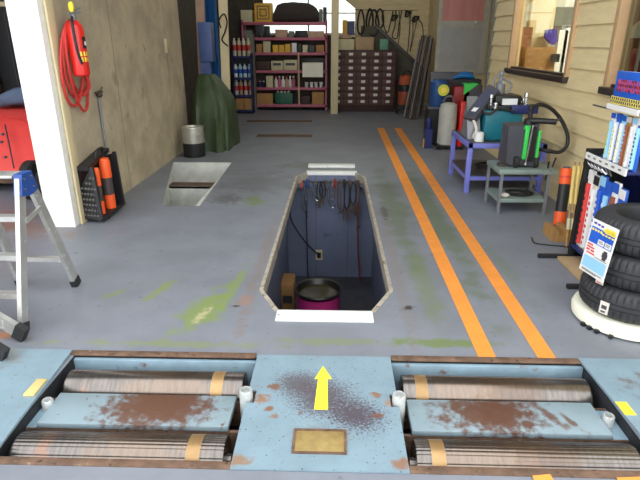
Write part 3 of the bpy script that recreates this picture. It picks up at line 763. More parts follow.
m = MB(); m.tube([EX+Vector((0, -.02, .46)), EX+Vector((.03, -.10, .40)), EX+Vector((.04, -.10, .2)), EX+Vector((.05, -.07, .1))], .011, 8); m.build('discharge_hose', 'black', ex)
def sticker(mb, z0, z1, a0, a1, r=.0688, n=8):
    v = []
    for z in (z0, z1):
        v.append([mb.bm.verts.new(EX+Vector((r*math.cos(a0+(a1-a0)*k/n), r*math.sin(a0+(a1-a0)*k/n), z))) for k in range(n+1)])
    for k in range(n): mb.bm.faces.new((v[0][k], v[0][k+1], v[1][k+1], v[1][k]))
m = MB(); sticker(m, .22, .31, -.5, .5); m.build('pictogram_label', 'black', bd, 'black pictogram label')
m = MB(); sticker(m, .245, .275, -.2, .3, .0692); m.build('label_mark', 'white', bd)
m = MB()
for k in range(3):
    sticker(m, .16, .195, -1.0+k*.42, -.75+k*.42, .069); sticker(m, .115, .15, -.95+k*.42, -.68+k*.42, .069)
m.build('lettering', 'yellowprint', bd, 'yellow characters')
m = MB(); m.box((LX+.001, 4.605, 1.55), (LX+.08, 4.63, 1.60)); m.build('bracket', 'darkgrey', ex)
hs = MB()
X_ = LX+.03
def hloop(cy, cz, ry, rz, n, skew, r=.012):
    pts = []
    for k in range(n):
        a = 2*PI*k/n
        pts.append((X_+.02*math.sin(a*1+skew)+.018, cy+ry*math.cos(a)+skew*.06*math.sin(a), cz+rz*math.sin(a)))
    hs.tube(pts, r, 8, closed=True)
hloop(4.64, 1.36, .17, .33, 16, .6); hloop(4.68, 1.41, .17, .31, 16, .2); hloop(4.76, 1.40, .20, .28, 16, -.4); hloop(4.72, 1.33, .18, .36, 16, -.9)
hs.tube([(X_+.02, 4.75, 1.1), (X_+.06, 4.82, 1.18), (X_+.05, 4.78, 1.32), (X_+.04, 4.72, 1.5)], .012, 8)
tag(hs.build('coiled_red_hose', 'redhose'), 'coiled red air hose hung behind the fire extinguisher on the concrete wall', 'hose')
m = MB(); m.cyl((LX, 4.47, 1.33), (LX+.03, 4.47, 1.33), .012, seg=10); tag(m.build('wall_bolt', 'chrome'), 'small bright bolt in the trim left of the red hose', 'bolt')
vp = thing('air_pipe', (LX+.02, 5.13, 0), 'thin grey pipe with a tap running down the concrete wall above the black bin', 'pipe')
m = MB(); m.cyl((LX+.02, 5.13, 0), (LX+.02, 5.13, 1.08), .012, seg=10); m.build('pipe', 'grey', vp)
m = MB(); m.ball((LX+.03, 5.13, 1.08), .03); m.cyl((LX+.03, 5.05, 1.1), (LX+.03, 5.2, 1.1), .012, seg=10); m.bar((LX+.03, 5.13, 1.08), (LX+.06, 5.15, 1.15), .02, .012); m.build('tap', 'rust_rod', vp)
m = MB(); a = fx(165, 45, LX); m.box((LX, a.y-.03, a.z-.1), (LX+.025, a.y+.03, a.z+.08), .004); tag(m.build('wall_switch_box', 'creamcard'), 'small cream box on the concrete wall near its far end', 'switch')

# black bin with orange jack tubes
cb = thing('black_perforated_bin', (-2.22, 4.68, 0), 'black perforated plastic bin leaning on the concrete wall holding two orange tubes', 'bin')
y0, y1, x0, x1 = 4.50, 4.98, LX+.005, -2.10
m = MB()
m.prism([(x0-.0, y0, .04), (x1-.02, y0-.04, .03), (x1-.05, y0-.02, .52), (x0, y0+.02, .33)], (0, .014, 0))
m.prism([(x0, y1, .06), (x1-.02, y1, .05), (x1-.04, y1, .55), (x0, y1, .5)], (0, .014, 0))
m.box((x0, y0, .03), (x1, y1+.01, .06)); m.box((x0, y0, .04), (x0+.012, y1, .5))
m.bar((x1-.015, y0-.04, .05), (x1-.045, y0-.02, .52), .03, .03, (0, 1, 0)); m.bar((x1-.02, y1+.0, .05), (x1-.04, y1, .56), .03, .03, (0, 1, 0))
m.bar((x0+.06, y0, .5), (x0+.06, y1, .58), .1, .04)
m.build('bin_shell', 'black', cb)
m = MB()
for r in range(8):
    for c_ in range(5):
        t = c_/5+.12+(r % 2)*.08; xx = x0+(x1-.035-x0)*t; zz = .075+r*.05
        if zz > .30+.17*t: continue
        yy = y0-.04*t+.0
        m.cyl((xx, yy-.004, zz), (xx, yy+.004, zz), .011, seg=10)
m.build('perforations', 'holes', cb, 'pale round holes')
m = MB(); m.tube([(x1-.07, y0+.12, .55), (x1-.05, y0+.13, .63), (x1-.05, y0+.25, .64), (x1-.07, y0+.28, .56)], .012, 8); m.build('handle', 'black', cb)
def jack(x, y, r, h, label, zoff=.062):
    e = thing('orange_tube', (x, y, zoff), label, 'tube', 'orange tubes in the black bin')
    m = MB(); m.rev([(r, 0), (r, h*.28)], (x, y, zoff), seg=20); m.build('lower_sleeve', 'orange', e)
    m = MB(); m.rev([(r*.96, h*.28), (r*.96, h*.62)], (x, y, zoff), seg=20); m.build('dark_band', 'clearblack', e)
    m = MB(); m.rev([(r, h*.62), (r, h*.94), (r*.8, h), (r*.5, h)], (x, y, zoff), seg=20); m.build('upper_sleeve', 'orange', e)
jack(-2.155, 4.585, .026, .43, 'thinner orange and black tube at the front of the black bin')
jack(-2.155, 4.77, .05, .48, 'thicker orange and black tube at the back of the black bin')

# can
cn = thing('steel_drum_can', (-2.05, 7.52, 0), 'small round can, bright metal above and black below, at the foot of the green tarpaulin', 'can')
m = MB(); m.rev([(.15, 0), (.155, .02), (.155, .2)], (-2.05, 7.52, 0), seg=32); m.build('lower_can', 'black', cn)
m = MB(); m.rev([(.158, .2), (.158, .23), (.154, .235), (.154, .30), (.158, .305), (.158, .33), (.154, .335), (.154, .40), (.158, .405), (.155, .425), (.12, .425), (.11, .40)], (-2.05, 7.52, 0), seg=32); m.build('upper_can', mat('dull_tin', (186, 184, 174), .38, .6), cn)

# tarpaulin
m = MB(); rings = []
for i in range(13):
    t = i/12; z = 1.08*t
    u = max(0, (t-.62)/.38)
    cx = -1.90-.10*u; cy = 8.42; hx = .30-.03*t-.16*u**1.5; hy = .66-.25*t-.20*u**1.3
    r = []
    for k in range(56):
        a = 2*PI*k/56
        ex_ = math.copysign(abs(math.cos(a))**.6, math.cos(a)); ey_ = math.copysign(abs(math.sin(a))**.6, math.sin(a))
        w = 1+(.05*math.sin(9*a+2*t)+.035*math.sin(17*a-3*t)+.03*math.sin(5*a+6*t))*(1-.5*t)
        r.append((cx+hx*ex_*w, cy+hy*ey_*w, z+.02*math.sin(7*a)*(t if t < 1 else .5)))
    rings.append(r)
m.loft(rings)
tag(m.build('green_tarpaulin_cover', 'greentarp', smooth=70), 'dark green tarpaulin draped over a tall object by the left wall', 'tarpaulin')
m = MB(); m.prism([fy(194, -30, 9.3), fy(203, -30, 9.3), Vector((fy(206, 100, 9.3).x, 9.3, 0)), Vector((fy(198, 100, 9.3).x, 9.3, 0))], (0, .04, 0)); tag(m.build('pinkish_plank', 'pinkwood'), 'pinkish board standing behind the blue grey box', 'plank')
eb = thing('blue_electrical_box', fy(205, 62, 9.15), 'blue grey enamelled steel box hung above the green tarpaulin', 'box')
m = bpx(197, 22, 213.5, 62, 9.1, .2, bev=.015); m.build('case', 'bluebox', eb)
m = bpx(211.5, 24, 213.2, 60, 9.094, .01); m.build('door_edge', 'darkgrey', eb)
m = bpx(200, 60, 211, 76, 9.15, .1); m.build('lower_case', 'bluebox', eb)
m = MB(); 
a = fy(200, -30, 9.45); b = fy(221, 84, 9.45)
n = 14; pts = []
for k in range(n+1): pts.append((a.x+(b.x-a.x)*k/n, 9.45+.03*math.sin(k*1.9), 0))
pv = [Vector((p[0], p[1], b.z-.3)) for p in pts]+[Vector((p[0], p[1]+.02, b.z-.3)) for p in pts[::-1]]
m.prism(pv, (0, 0, a.z-b.z+.3)); tag(m.build('hanging_blue_sheet', 'bluecloth'), 'bright blue sheet hanging in folds behind the blue grey box', 'sheet')
m = MB(); m.prism([fy(217, -30, 9.0)-Vector((0, 0, 0)), fy(226, -30, 9.0), fy(230, 90, 9.0), fy(222, 90, 9.0)], (0, .05, 0)); cpz = m.build('cream_post', 'cream_wood')
tag(cpz, 'cream planed timber standing upright behind the green tarpaulin', 'timber')
m = MB(); m.tube([fy(221, 28, 8.97), fy(219, 20, 8.95), fy(224, 14, 8.95), fy(227, 22, 8.95), fy(225, 32, 8.95), fy(222, 40, 8.95), fy(228, 46, 8.97)], .012, 6); tag(m.build('hanging_strap', 'belt'), 'dark strap hooked over the cream timber', 'strap')

# ------------------------------------------------------------------ pink shelves
SY = 12.95; SD = .4
xl, xr, xm = fy(243, 60, SY).x, fy(327, 60, SY).x, fy(298.5, 60, SY).x
zs = [fy(298, v, SY).z for v in (22, 37.5, 52.5, 70.5, 87.5, 104.5)]
sh = thing('pink_shelving_unit', ((xl+xr)/2, SY+.2, 0), 'tall dusty pink steel shelving unit full of boxes against the back wall', 'shelving unit')
for i, z in enumerate(zs):
    m = MB(); m.box((xl, SY, z-.06), (xr, SY+SD, z), .004); m.build('shelf', 'pink', sh)
for x in (xl+.02, xr-.02):
    for y in (SY+.02, SY+SD-.02):
        m = MB(); m.box((x-.02, y-.02, 0), (x+.02, y+.02, zs[0]+.05)); m.build('upright', 'pink', sh)
m = MB(); m.box((xm-.02, SY-.012, zs[5]), (xm+.02, SY+.0, zs[2])); m.build('middle_upright', 'pinkwood', sh, 'paler middle upright')
ITEM = ['top', 'second', 'third', 'fourth', 'fifth', 'lowest']
def item(name, mt, x0, y0, x1, lev, label, cat, dep=.3, group=None, y=SY+.03, bev=.006):
    a = fy(x0, y0, y); b = fy(x1, y0, y)
    m = MB(); m.box((a.x, y, zs[lev]+.001), (b.x, y+dep, max(a.z, zs[lev]+.03)), bev)
    return tag(m.build(name, mt), label+' on the %s pink shelf' % ITEM[lev], cat, group)
item('white_carton', 'creamcard', 240.5, 10, 252, 0, 'off-white carton at the left end', 'carton')
yb = thing('yellow_patterned_carton', (fy(263, 10, SY).x, SY+.2, zs[0]), 'yellow carton with a dark framed pattern on the top pink shelf', 'carton')
a, b = fy(254, 3, SY+.03), fy(272, 20, SY+.03)
m = MB(); m.box((a.x, SY+.03, zs[0]+.001), (b.x, SY+.33, a.z), .006); m.build('box', 'yellowcard', yb)
m = MB()
for k in (.14, .3):
    w, h_ = b.x-a.x, a.z-zs[0]
    for q in ((a.x+w*k, zs[0]+h_*k, b.x-w*k, zs[0]+h_*k+.02), (a.x+w*k, a.z-h_*k-.02, b.x-w*k, a.z-h_*k), (a.x+w*k, zs[0]+h_*k, a.x+w*k+.02, a.z-h_*k), (b.x-w*k-.02, zs[0]+h_*k, b.x-w*k, a.z-h_*k)):
        m.box((q[0], SY+.026, q[1]), (q[2], SY+.031, q[3]))
m.build('printed_frame', 'darkgrey', yb)
m = MB(); rings = []
for i in range(14):
    t = i/13; x = lerp(fy(272.5, 10, SY), fy(320, 10, SY), t).x
    h = [.18, .36, .40, .42, .42, .43, .43, .42, .42, .41, .40, .36, .30, .16][i]
    rings.append([(x, SY+.2+.16*math.cos(2*PI*k/16), zs[0]+.002+h/2+h/2*math.copysign(abs(math.sin(2*PI*k/16))**.6, math.sin(2*PI*k/16))) for k in range(16)])
m.loft(rings); tag(m.build('dark_bundle', mat('dark_brown_canvas', (62, 54, 50), .85), smooth=60), 'long dark canvas bundle filling the right of the top pink shelf', 'bundle')
item('grey_canister', 'officegrey', 319, 9, 322.5, 0, 'slim grey canister right of the dark bundle', 'canister')
item('black_canister', 'black', 323, 7, 326.5, 0, 'black canister at the right end', 'canister')
for i, (x0, y0, x1, mt, nm, lb) in enumerate([(243, 30.5, 252, 'officegrey', 'grey_carton', 'grey carton at the left end'), (254.5, 25, 258, 'black', 'black_can', 'black can left of its neighbour twin'), (259.5, 24.5, 263, 'darkgrey', 'dark_can', 'dark grey can second of the dark cans'), (264, 26, 269, 'black', 'black_carton', 'black carton beside the dark cans'), (275, 29.5, 287, 'pinkwood', 'flat_pink_carton', 'flat pinkish carton'), (288.5, 31, 293.5, 'officegrey', 'small_grey_tin', 'small grey tin'), (295, 30.5, 307, 'black', 'black_tray', 'low black tray'), (308, 31, 324, 'pinkwood', 'pale_flat_carton', 'pale flat carton at the right end')]):
    item(nm, mt, x0, y0, x1, 1, lb, nm.split('_')[-1], .25)
for i, (x0, y0, x1, mt, nm, lb) in enumerate([(256, 44, 262, 'cardboard', 'brown_carton', 'brown carton at the left'), (263, 41, 270, 'creamcard', 'cream_carton', 'cream carton taller than its neighbours'), (272.5, 45, 278, 'yellowcard', 'yellow_carton', 'first yellow carton from the left'), (278.6, 45, 284, 'yellowcard', 'yellow_carton', 'second yellow carton from the left'), (284.6, 44, 290.3, 'yellowcard', 'yellow_carton', 'third yellow carton from the left'), (291.5, 43, 296.5, 'white', 'white_carton', 'white carton left of the middle upright'), (297, 44, 301.5, 'black', 'black_box', 'black box behind the middle upright'), (302.5, 45, 307.5, 'creamcard', 'small_cream_carton', 'small cream carton right of the middle upright'), (308.5, 45.5, 314.5, 'darkgrey', 'dark_grey_box', 'dark grey box'), (316, 45, 324, 'cardboard', 'tan_carton', 'tan carton at the right end')]):
    item(nm, mt, x0, y0, x1, 2, lb, nm.split('_')[-1], .25, 'yellow cartons' if nm == 'yellow_carton' else None)
for i, (x0, y0, x1, mt, nm, lb) in enumerate([(255.5, 61, 269.5, 'browncarcass', 'dark_brown_box', 'dark brown box at the left'), (271, 61, 282.8, 'creamcard', 'pale_carton', 'left one of the two pale printed cartons'), (283.5, 60, 297, 'creamcard', 'pale_carton', 'right one of the two pale printed cartons')]):
    o = item(nm, mt, x0, y0, x1, 3, lb, nm.split('_')[-1], .25, 'pale cartons' if nm == 'pale_carton' else None)
    if nm == 'pale_carton':
        m = MB(); aa, bb_ = fy(x0+2, 63, SY+.026), fy(x1-2, 65.5, SY+.026); m.box((aa.x, SY+.025, bb_.z), (bb_.x, SY+.0299, aa.z)); m.build('printed_band', 'darkgrey', o)
m = MB(); aa, bb_ = fy(302.5, 62.5, SY-.05), fy(323, 77, SY-.05)
rings = []
for x in (aa.x, (aa.x+bb_.x)/2, bb_.x):
    rings.append([(x, SY-.12, bb_.z), (x, SY-.03, bb_.z), (x, SY-.001, aa.z-.02), (x, SY-.05, aa.z), (x, SY-.10, aa.z-.02)])
m.loft(rings); wr = m.build('white_cloth_roll', 'foam'); tag(wr, 'white cloth bundle sticking out on the right of the fourth pink shelf', 'cloth')
item('dark_tool_case', 'black', 301, 58, 325, 3, 'dark tool case behind the white cloth bundle at the right', 'case', .2, y=SY+.16)
def bottle(mb, p, r, h, k=.62):
    mb.rev([(r*.92, 0), (r, h*.04), (r, h*k), (r*.4, h*(k+.14)), (r*.4, h*.9)], p, seg=14)
def bottle_row(lev, xs, y0, mts, lab, y=SY+.08, mcap='white', grp=None):
    for i, x in enumerate(xs):
        p = fy(x, y0, y); z = zs[lev]+.001; h = max(.12, p.z-z)
        e = thing('bottle', (p.x, y, z), '%s %s' % (ORD[i], lab), 'bottle', grp)
        m = MB(); bottle(m, (p.x, y, z), .042, h); m.build('bottle_body', mts[i % len(mts)], e)
        m = MB(); m.cyl((p.x, y, z+h*.86), (p.x, y, z+h), .022, seg=10); m.build('cap', mcap if i % 3 else 'redprint', e)
bottle_row(4, [256.5, 260, 263.5], 81, ['black', 'navy', 'black'], 'dark bottle from the left end of the fifth pink shelf', grp='dark bottles')
bottle_row(4, [276, 279.5, 283, 286.5, 290, 293.5], 76, ['label', 'pink', 'white', 'pinkwood'], 'pale bottle from the left in the row on the fifth pink shelf', grp='pale bottles')
item('cream_canister', 'creamcard', 266, 76, 272.5, 4, 'cream canister between the dark and the pale bottles', 'canister')
for i, x in enumerate([306.5, 311.5, 316, 321]):
    p = fy(x, 81, SY+.06); m = MB(); m.rev([(.035, 0), (.045, .11), (.048, .12), (.04, .115), (.03, .02)], (p.x, SY+.06, zs[4]+.001), seg=16)
    tag(m.build('white_cup', 'white'), '%s white cup from the left at the right of the fifth pink shelf' % ORD[i], 'cup', 'white cups')
item('brown_crate', 'cardboard', 256, 93.5, 272.5, 5, 'brown carton at the left', 'carton')
gc = item('green_crate', 'greencrate', 275, 93, 292.5, 5, 'dark green crate', 'crate')
for i, x in enumerate((278, 281.5, 285, 288.5)):
    p = fy(x, 92, SY+.12); z = fy(x, 93, SY+.12).z
    m = MB(); m.rev([(.03, 0), (.03, .04), (.014, .055), (.014, .07)], (p.x, SY+.12, z), seg=10); tag(m.build('pale_bottle', 'label'), '%s pale bottle top from the left showing above the dark green crate' % ORD[i], 'bottle', 'bottles in the green crate')
item('tan_carton', 'cardboard', 312, 92, 324, 5, 'tan carton at the right end', 'carton')
item('dark_box', 'browncarcass', 301.5, 96, 310, 5, 'dark brown box right of the middle upright', 'box')

# blue parts rack beside the shelves
QY = 12.35
qx0, qx1 = fy(233, 80, QY).x, fy(252, 80, QY).x
br = thing('blue_parts_rack', ((qx0+qx1)/2, QY+.15, 0), 'narrow dark blue rack with cans and cartons left of the pink shelves', 'rack')
qz = [fy(243, v, QY).z for v in (56, 77.5, 95, 110)]
for z in qz:
    m = MB(); m.box((qx0, QY, z-.05), (qx1, QY+.3, z)); m.build('shelf', 'navy', br)
for x in (qx0, qx1-.03):
    m = MB(); m.box((x, QY, 0), (x+.03, QY+.3, qz[0]+.06)); m.build('side_panel', 'navy', br)
m = MB(); m.box((qx0, QY+.29, 0), (qx1, QY+.3, qz[0]+.06)); m.build('back_panel', 'black', br)
def rack_row(lev, n, y0, mts, lab, grp, r=.04):
    for i in range(n):
        x = qx0+.06+(qx1-qx0-.12)*i/(n-1); p = fy(240, y0, QY+.08)
        m = MB(); h = p.z-qz[lev]; m.rev([(r, 0), (r, h*.8), (r*.5, h*.9), (r*.5, h)], (x, QY+.08, qz[lev]+.001), seg=14)
        e = m.build('spray_can', mts[i % len(mts)]); tag(e, '%s %s' % (ORD[i], lab), 'can', grp)
        m = MB(); m.rev([(r*1.01, h*.3), (r*1.02, h*.31), (r*1.02, h*.6), (r*1.01, h*.61)], (x, QY+.08, qz[lev]+.001), seg=14, cap=False); m.build('can_band', 'royal' if lev == 1 else 'redprint', e)
rack_row(0, 4, 38, ['label', 'creamcard'], 'cream can from the left on top of the dark blue rack', 'cans on the rack top')
rack_row(1, 4, 64, ['white', 'sky'], 'white and blue can from the left in the middle of the dark blue rack', 'white and blue cans')
rack_row(2, 4, 80, ['label', 'pinkwood'], 'pale can from the left on the lower deck of the dark blue rack', 'pale cans')
for i in range(2):
    w = (qx1-qx0-.08)/2; x = qx0+.035+i*(w+.01); m = MB(); m.box((x, QY+.01, qz[3]+.001), (x+w, QY+.28, qz[2]-.08), .006)
    tag(m.build('brown_carton', 'cardboard'), '%s brown carton at the bottom of the dark blue rack' % ('left' if not i else 'right'), 'carton', 'cartons in the rack')
m = bpx(246, 34, 254, 57, 12.7, .2, 0); tag(m.build('grey_locker', 'officegrey'), 'grey locker standing behind the dark blue rack', 'locker')
# cream post in front
m = MB(); a = fz(334.5, 114); m.box((a.x-.09, a.y, 0), (a.x+.075, a.y+.12, 3.5), .006); o = struct(m, 'trim_12', 'cream_wood')

# ------------------------------------------------------------------ drawer cabinet
DY = 12.75
dx0, dx1 = .11, 1.37
ztop = fy(365, 50, DY).z
dc = thing('small_parts_drawer_cabinet', ((dx0+dx1)/2-.03, DY+.25, 0), 'wide dark brown cabinet of small parts drawers with white labels', 'drawer cabinet')
dx0 = -.135
m = MB(); m.box((dx0, DY+.02, 0), (dx1, DY+.45, ztop), .006); m.build('carcass', 'browncarcass', dc)
cw = (dx1-dx0-.04)/5; zb = fy(365, 105.5, DY).z; rh = (ztop-.03-zb)/8
proto = None
for r in range(8):
    for c_ in range(5):
        x = dx0+.02+c_*cw; z = zb+r*rh
        if proto is None:
            m = MB(); m.box((x+.008, DY, z+.008), (x+cw-.008, DY+.03, z+rh-.008), .004); proto = m.build('drawer', 'browndrawer', dc)
            m = MB(); m.box((x+cw*.34, DY-.006, z+rh*.42), (x+cw*.66, DY-.0005, z+rh*.80)); proto_l = m.build('drawer_label', 'label', proto)
            m = MB(); m.box((x+cw*.44, DY-.02, z+rh*.2), (x+cw*.56, DY-.0005, z+rh*.3), .003); m.build('pull', 'darkgrey', proto)
            base = (x, z)
        else:
            copy_tree(proto, loc=(proto.location.x+x-base[0], proto.location.y, proto.location.z+z-base[1]), parent=dc)
def ontop(x0, y0, x1, mt, nm, lb, cat, dep=.25):
    a, b = fy(x0, y0, DY+.06), fy(x1, y0, DY+.06)
    m = MB(); m.box((a.x, DY+.06, ztop+.001), (b.x, DY+.06+dep, a.z), .008); return tag(m.build(nm, mt), lb, cat)
ontop(338, 39, 354.5, 'creamcard', 'pale_green_carton', 'pale green printed carton on the left of the drawer cabinet top', 'carton')
ontop(355.5, 37, 374, 'ply', 'printed_carton', 'tan printed carton in the middle of the drawer cabinet top', 'carton')
ontop(380, 39, 388.5, mat('dull_green_tin', (96, 150, 122), .5), 'green_tin', 'dull green tin on the right of the drawer cabinet top', 'tin')
m = MB(); a = fy(345, 38.5, DY+.15); m.loft([[(a.x+.0+.16*math.cos(k*PI/6)*s, DY+.18+.1*math.sin(k*PI/6)*s, a.z+dz) for k in range(12)] for s, dz in ((1, .005), (.8, .06), (.3, .1))]); tag(m.build('pink_rag', 'pinkwood', smooth=60), 'pinkish rag heaped on the pale green carton', 'rag')
a = fy(343, 33.5, BY-.15); 
m = bpx(342.5, 20, 347, 36.5, BY-.2, .14); tag(m.build('yellow_box', 'yellowcard'), 'yellow box in the bright gap of the back window', 'box')
m = bpx(347.3, 21, 354.5, 36.5, BY-.2, .14); tag(m.build('blue_box', 'navy'), 'blue box beside the yellow box in the bright gap of the back window', 'box')
m = MB(); m.box((-.0, BY-.25, 1.66), (.42, BY-.02, 1.70)); tag(m.build('window_ledge_shelf', 'cream_wood'), 'short shelf under the back window holding the yellow and blue boxes', 'shelf')

# belts and cables hung on a wire
WYB = BY-.06
m = MB(); m.tube([fy(354, 9.5, WYB), fy(385, 10.5, WYB), fy(418, 10, WYB)], .006, 6); tag(m.build('hanging_wire', 'rust_rod'), 'thin wire along the back boards carrying belts and cables', 'wire')
NB = [0]
def loop(x, y0, y1, w, label, r=.018, tilt=0.0):
    NB[0] += 1; YO = .055*(NB[0] % 2)
    a, b = fy(x, y0, WYB-.03), fy(x, y1, WYB-.03); cz = (a.z+b.z)/2; h = (a.z-b.z)/2; W = w*.0248/2
    m = MB(); m.tube([(a.x+W*math.cos(t)*(1-.25*math.sin(t))+tilt*math.sin(t), WYB-.03-YO-.02*math.cos(t), cz+h*math.sin(t)) for t in [2*PI*k/14 for k in range(14)]], r, 8, closed=True)
    tag(m.build('drive_belt', 'belt'), label, 'belt', 'belts hung on the back boards')
loop(361, 10, 34, 6, 'first black belt loop from the left on the back boards'); loop(370, 9, 30, 6, 'second black belt loop from the left on the back boards', .022)
loop(374, 10, 36, 9, 'third black belt loop from the left on the back boards', .02); loop(380, 9, 28, 7, 'fourth black belt loop from the left on the back boards')
def cable(pts, label, r=.012):
    m = MB(); m.tube([fy(x, y, WYB-.04+.01*k) for k, (x, y) in enumerate(pts)], r, 6)
    tag(m.build('hanging_cable', 'belt'), label, 'cable', 'cables hung on the back boards')
cable([(384, 10), (382, 18), (387, 33), (391, 20), (393, 11)], 'black cable drooping in a V right of the belt loops')
cable([(396, 10), (395, 25), (392, 36), (397, 38), (399, 24), (402, 10)], 'black cable with two tails in the middle of the wire')
cable([(399, 11), (400, 28), (398, 46)], 'thin straight black cable tail in the middle of the wire', .008)
cable([(404, 10), (408, 12), (410, 20), (408, 48), (407, 55)], 'long black cable hanging nearly to the stair line', .009)
cable([(412, 17), (413, 30), (410, 52), (414, 34), (417, 20)], 'thin looped cable near the rods', .007)
cable([(410, 21), (416, 19), (421, 22), (423, 30), (423, 40)], 'black cable hooked over to the leaning rods', .009)
for i, (x, y) in enumerate([(394.5, 18), (408, 14), (416, 19)]):
    p = fy(x, y, WYB-.06); m = MB(); m.tube([p+Vector((.07*math.cos(t*.9), -.02+.02*math.sin(t), .06*math.sin(t*1.2))) for t in range(14)], .013, 6)
    tag(m.build('cable_knot', 'belt'), '%s tangled black cable knot from the left on the wire' % ORD[i], 'cable', 'cable knots')
# leaning rods
for i, (xt, yt, xb, yb, mt) in enumerate([(420, 40, 404, 118, 'grey'), (422, 36, 406, 118, 'rust_rod'), (424, 36, 408.5, 119, 'rust_rod'), (426, 35, 410, 120, 'grey'), (428, 37, 412, 119, 'rust_rod'), (430, 36, 414, 120, 'rust_rod'), (431.5, 37, 417, 118, 'grey'), (433, 38, 420, 116, 'browncarcass')]):
    p0 = fz(xb, yb); p1 = fy(xt, yt, 12.6-.05*i)
    m = MB(); m.cyl(p0+Vector((0, 0, .012)), p1, .016 if i % 2 else .022, seg=8); tag(m.build('leaning_rod', mt), '%s long thin rod from the left, leaning in the back corner' % ORD[i], 'rod', 'rods leaning in the back corner')
# orange-red cylinder on stand
oc = thing('orange_blower', (1.42, 12.50, 0), 'orange and black upright machine between the drawer cabinet and the rods', 'machine')
a = fy(405, 106, 12.45)
m = MB(); m.rev([(.14, .2), (.15, .22), (.15, .5)], (a.x-.02, 12.50, 0), seg=24); m.build('lower_drum', 'orange' if 0 else mat('faded_orange', (156, 76, 48), .6), oc)
m = MB(); m.rev([(.155, .5), (.16, .52), (.16, .62), (.15, .64)], (a.x-.02, 12.50, 0), seg=24); m.build('dark_collar', 'black', oc)
m = MB(); m.rev([(.14, .64), (.15, .66), (.14, .80), (.08, .86)], (a.x-.02, 12.50, 0), seg=24); m.build('upper_drum', mat('faded_orange_dark', (184, 88, 52), .6), oc)
m = MB(); m.tube([(a.x-.1, 12.40, .84), (a.x-.02, 12.37, .95), (a.x+.1, 12.40, .88), (a.x+.16, 12.45, .7)], .02, 8); m.build('handle', 'black', oc)
for s in (-1, 1):
    m = MB(); m.rev([(.03, -.02), (.09, -.02), (.1, 0), (.09, .02), (.03, .02)], (a.x-.02+s*.16, 12.50, .1), (a.x+s*.16+1, 12.50, .1), 18, closed=True); m.build('wheel', 'rubber', oc)
m = MB(); m.box((a.x-.16, 12.43, .1), (a.x+.12, 12.59, .21)); m.build('base', 'black', oc)

# sash in the corner wall
d = thing('frosted_sash', fy(461, 74, 11.7), 'grey framed frosted glass sash on the corner wall above the cluttered bench', 'window sash')
SYF = 11.66
a, b = fy(442, -30, SYF), fy(484, 74, SYF)
m = MB()
z0 = b.z; w = .07
m.box((a.x, SYF, z0), (a.x+w, SYF+.06, 3.1)); m.box((b.x-w-.05, SYF, z0), (b.x, SYF+.06, 3.1)); m.box((a.x+w, SYF+.004, z0+.002), (b.x-w-.05, SYF+.056, z0+.09))
zm = fy(461, 24, SYF).z; m.box((a.x+w, SYF+.004, zm-.06), (b.x-w-.05, SYF+.056, zm+.06)); m.box((a.x+w, SYF+.004, 3.04), (b.x-w-.05, SYF+.056, 3.098))
m.build('sash_frame', 'greyframe', d)
m = MB(); m.box((a.x+w, SYF+.02, z0+.09), (b.x-w, SYF+.03, zm-.05)); m.build('lower_pane', 'greypane', d)
m = MB(); m.box((a.x+w, SYF+.02, zm+.05), (b.x-w, SYF+.03, 3.05)); m.build('upper_pane', 'pane_red', d, 'pinkish upper pane')
m = MB(); p = fy(476, 22.5, SYF-.02); m.ball(p, .03); m.build('latch', 'white', d)
d['kind'] = 'structure'; d.name = 'window_4'
for k in ('label', 'category'): del d[k]

# ------------------------------------------------------------------ right cluster near the corner
cy = thing('grey_gas_trolley', (1.72, 8.15, 0), 'pale grey cylinder trolley standing left of the lilac bench', 'trolley')
m = MB(); a, b = fy(439.5, 106, 8.1), fy(455, 148, 8.1); m.rev([(.11, .06), (.135, .08), (.135, .60), (.12, .67), (.05, .70)], (1.70, 8.2, 0), seg=24); m.build('tank', mat('pale_grey_enamel', (176, 176, 168), .45), cy)
m = MB(); m.box((1.86, 8.08, .05), (1.93, 8.3, .72), .01); m.build('red_side', 'red', cy, 'red upright side panel')
m = MB(); m.box((1.56, 8.1, .02), (1.95, 8.35, .06)); m.build('base', 'black', cy)
for x in (1.56, 1.93):
    m = MB(); m.rev([(.02, -.015), (.045, -.015), (.05, 0), (.045, .015), (.02, .015)], (x, 8.12, .05), (x+1, 8.12, .05), 16, closed=True); m.build('wheel', 'rubber', cy)
m = MB(); m.tube([(1.62, 8.25, .7), (1.66, 8.2, .78), (1.74, 8.2, .78), (1.78, 8.25, .7)], .012, 8); m.build('handle', 'grey', cy)
gl = fy(443, 90, 8.45)
ge = thing('round_gauge_can', gl-Vector((0, 0, .3)), 'blue canister with a round lime label above the grey trolley', 'canister')
m = MB(); m.rev([(.12, 0), (.13, .02), (.13, .36), (.1, .40)], (gl.x-.05, 8.55, gl.z-.25), seg=24); m.build('body', mat('deep_blue_tin', (36, 74, 128), .4), ge)
m = MB(); m.cyl((gl.x, 8.405, gl.z), (gl.x, 8.43, gl.z), .085, seg=24); m.build('label_disc', 'greenlabel', ge)
m = MB(); m.cyl((gl.x, 8.398, gl.z), (gl.x, 8.406, gl.z), .045, seg=20); m.build('centre_disc', 'yellowprint', ge)
sb_z = gl.z-.25
m = MB(); m.box((1.42, 8.4, sb_z-.04), (2.26, 8.85, sb_z-.001), .004)
cbn = thing('dark_side_cabinet', (1.85, 8.6, 0), 'dark cabinet behind the grey trolley carrying assorted machines', 'cabinet')
m.build('top', 'darkgrey', cbn); m = MB(); m.box((1.45, 8.43, .02), (2.24, 8.83, sb_z-.04)); m.build('carcass', 'black', cbn)
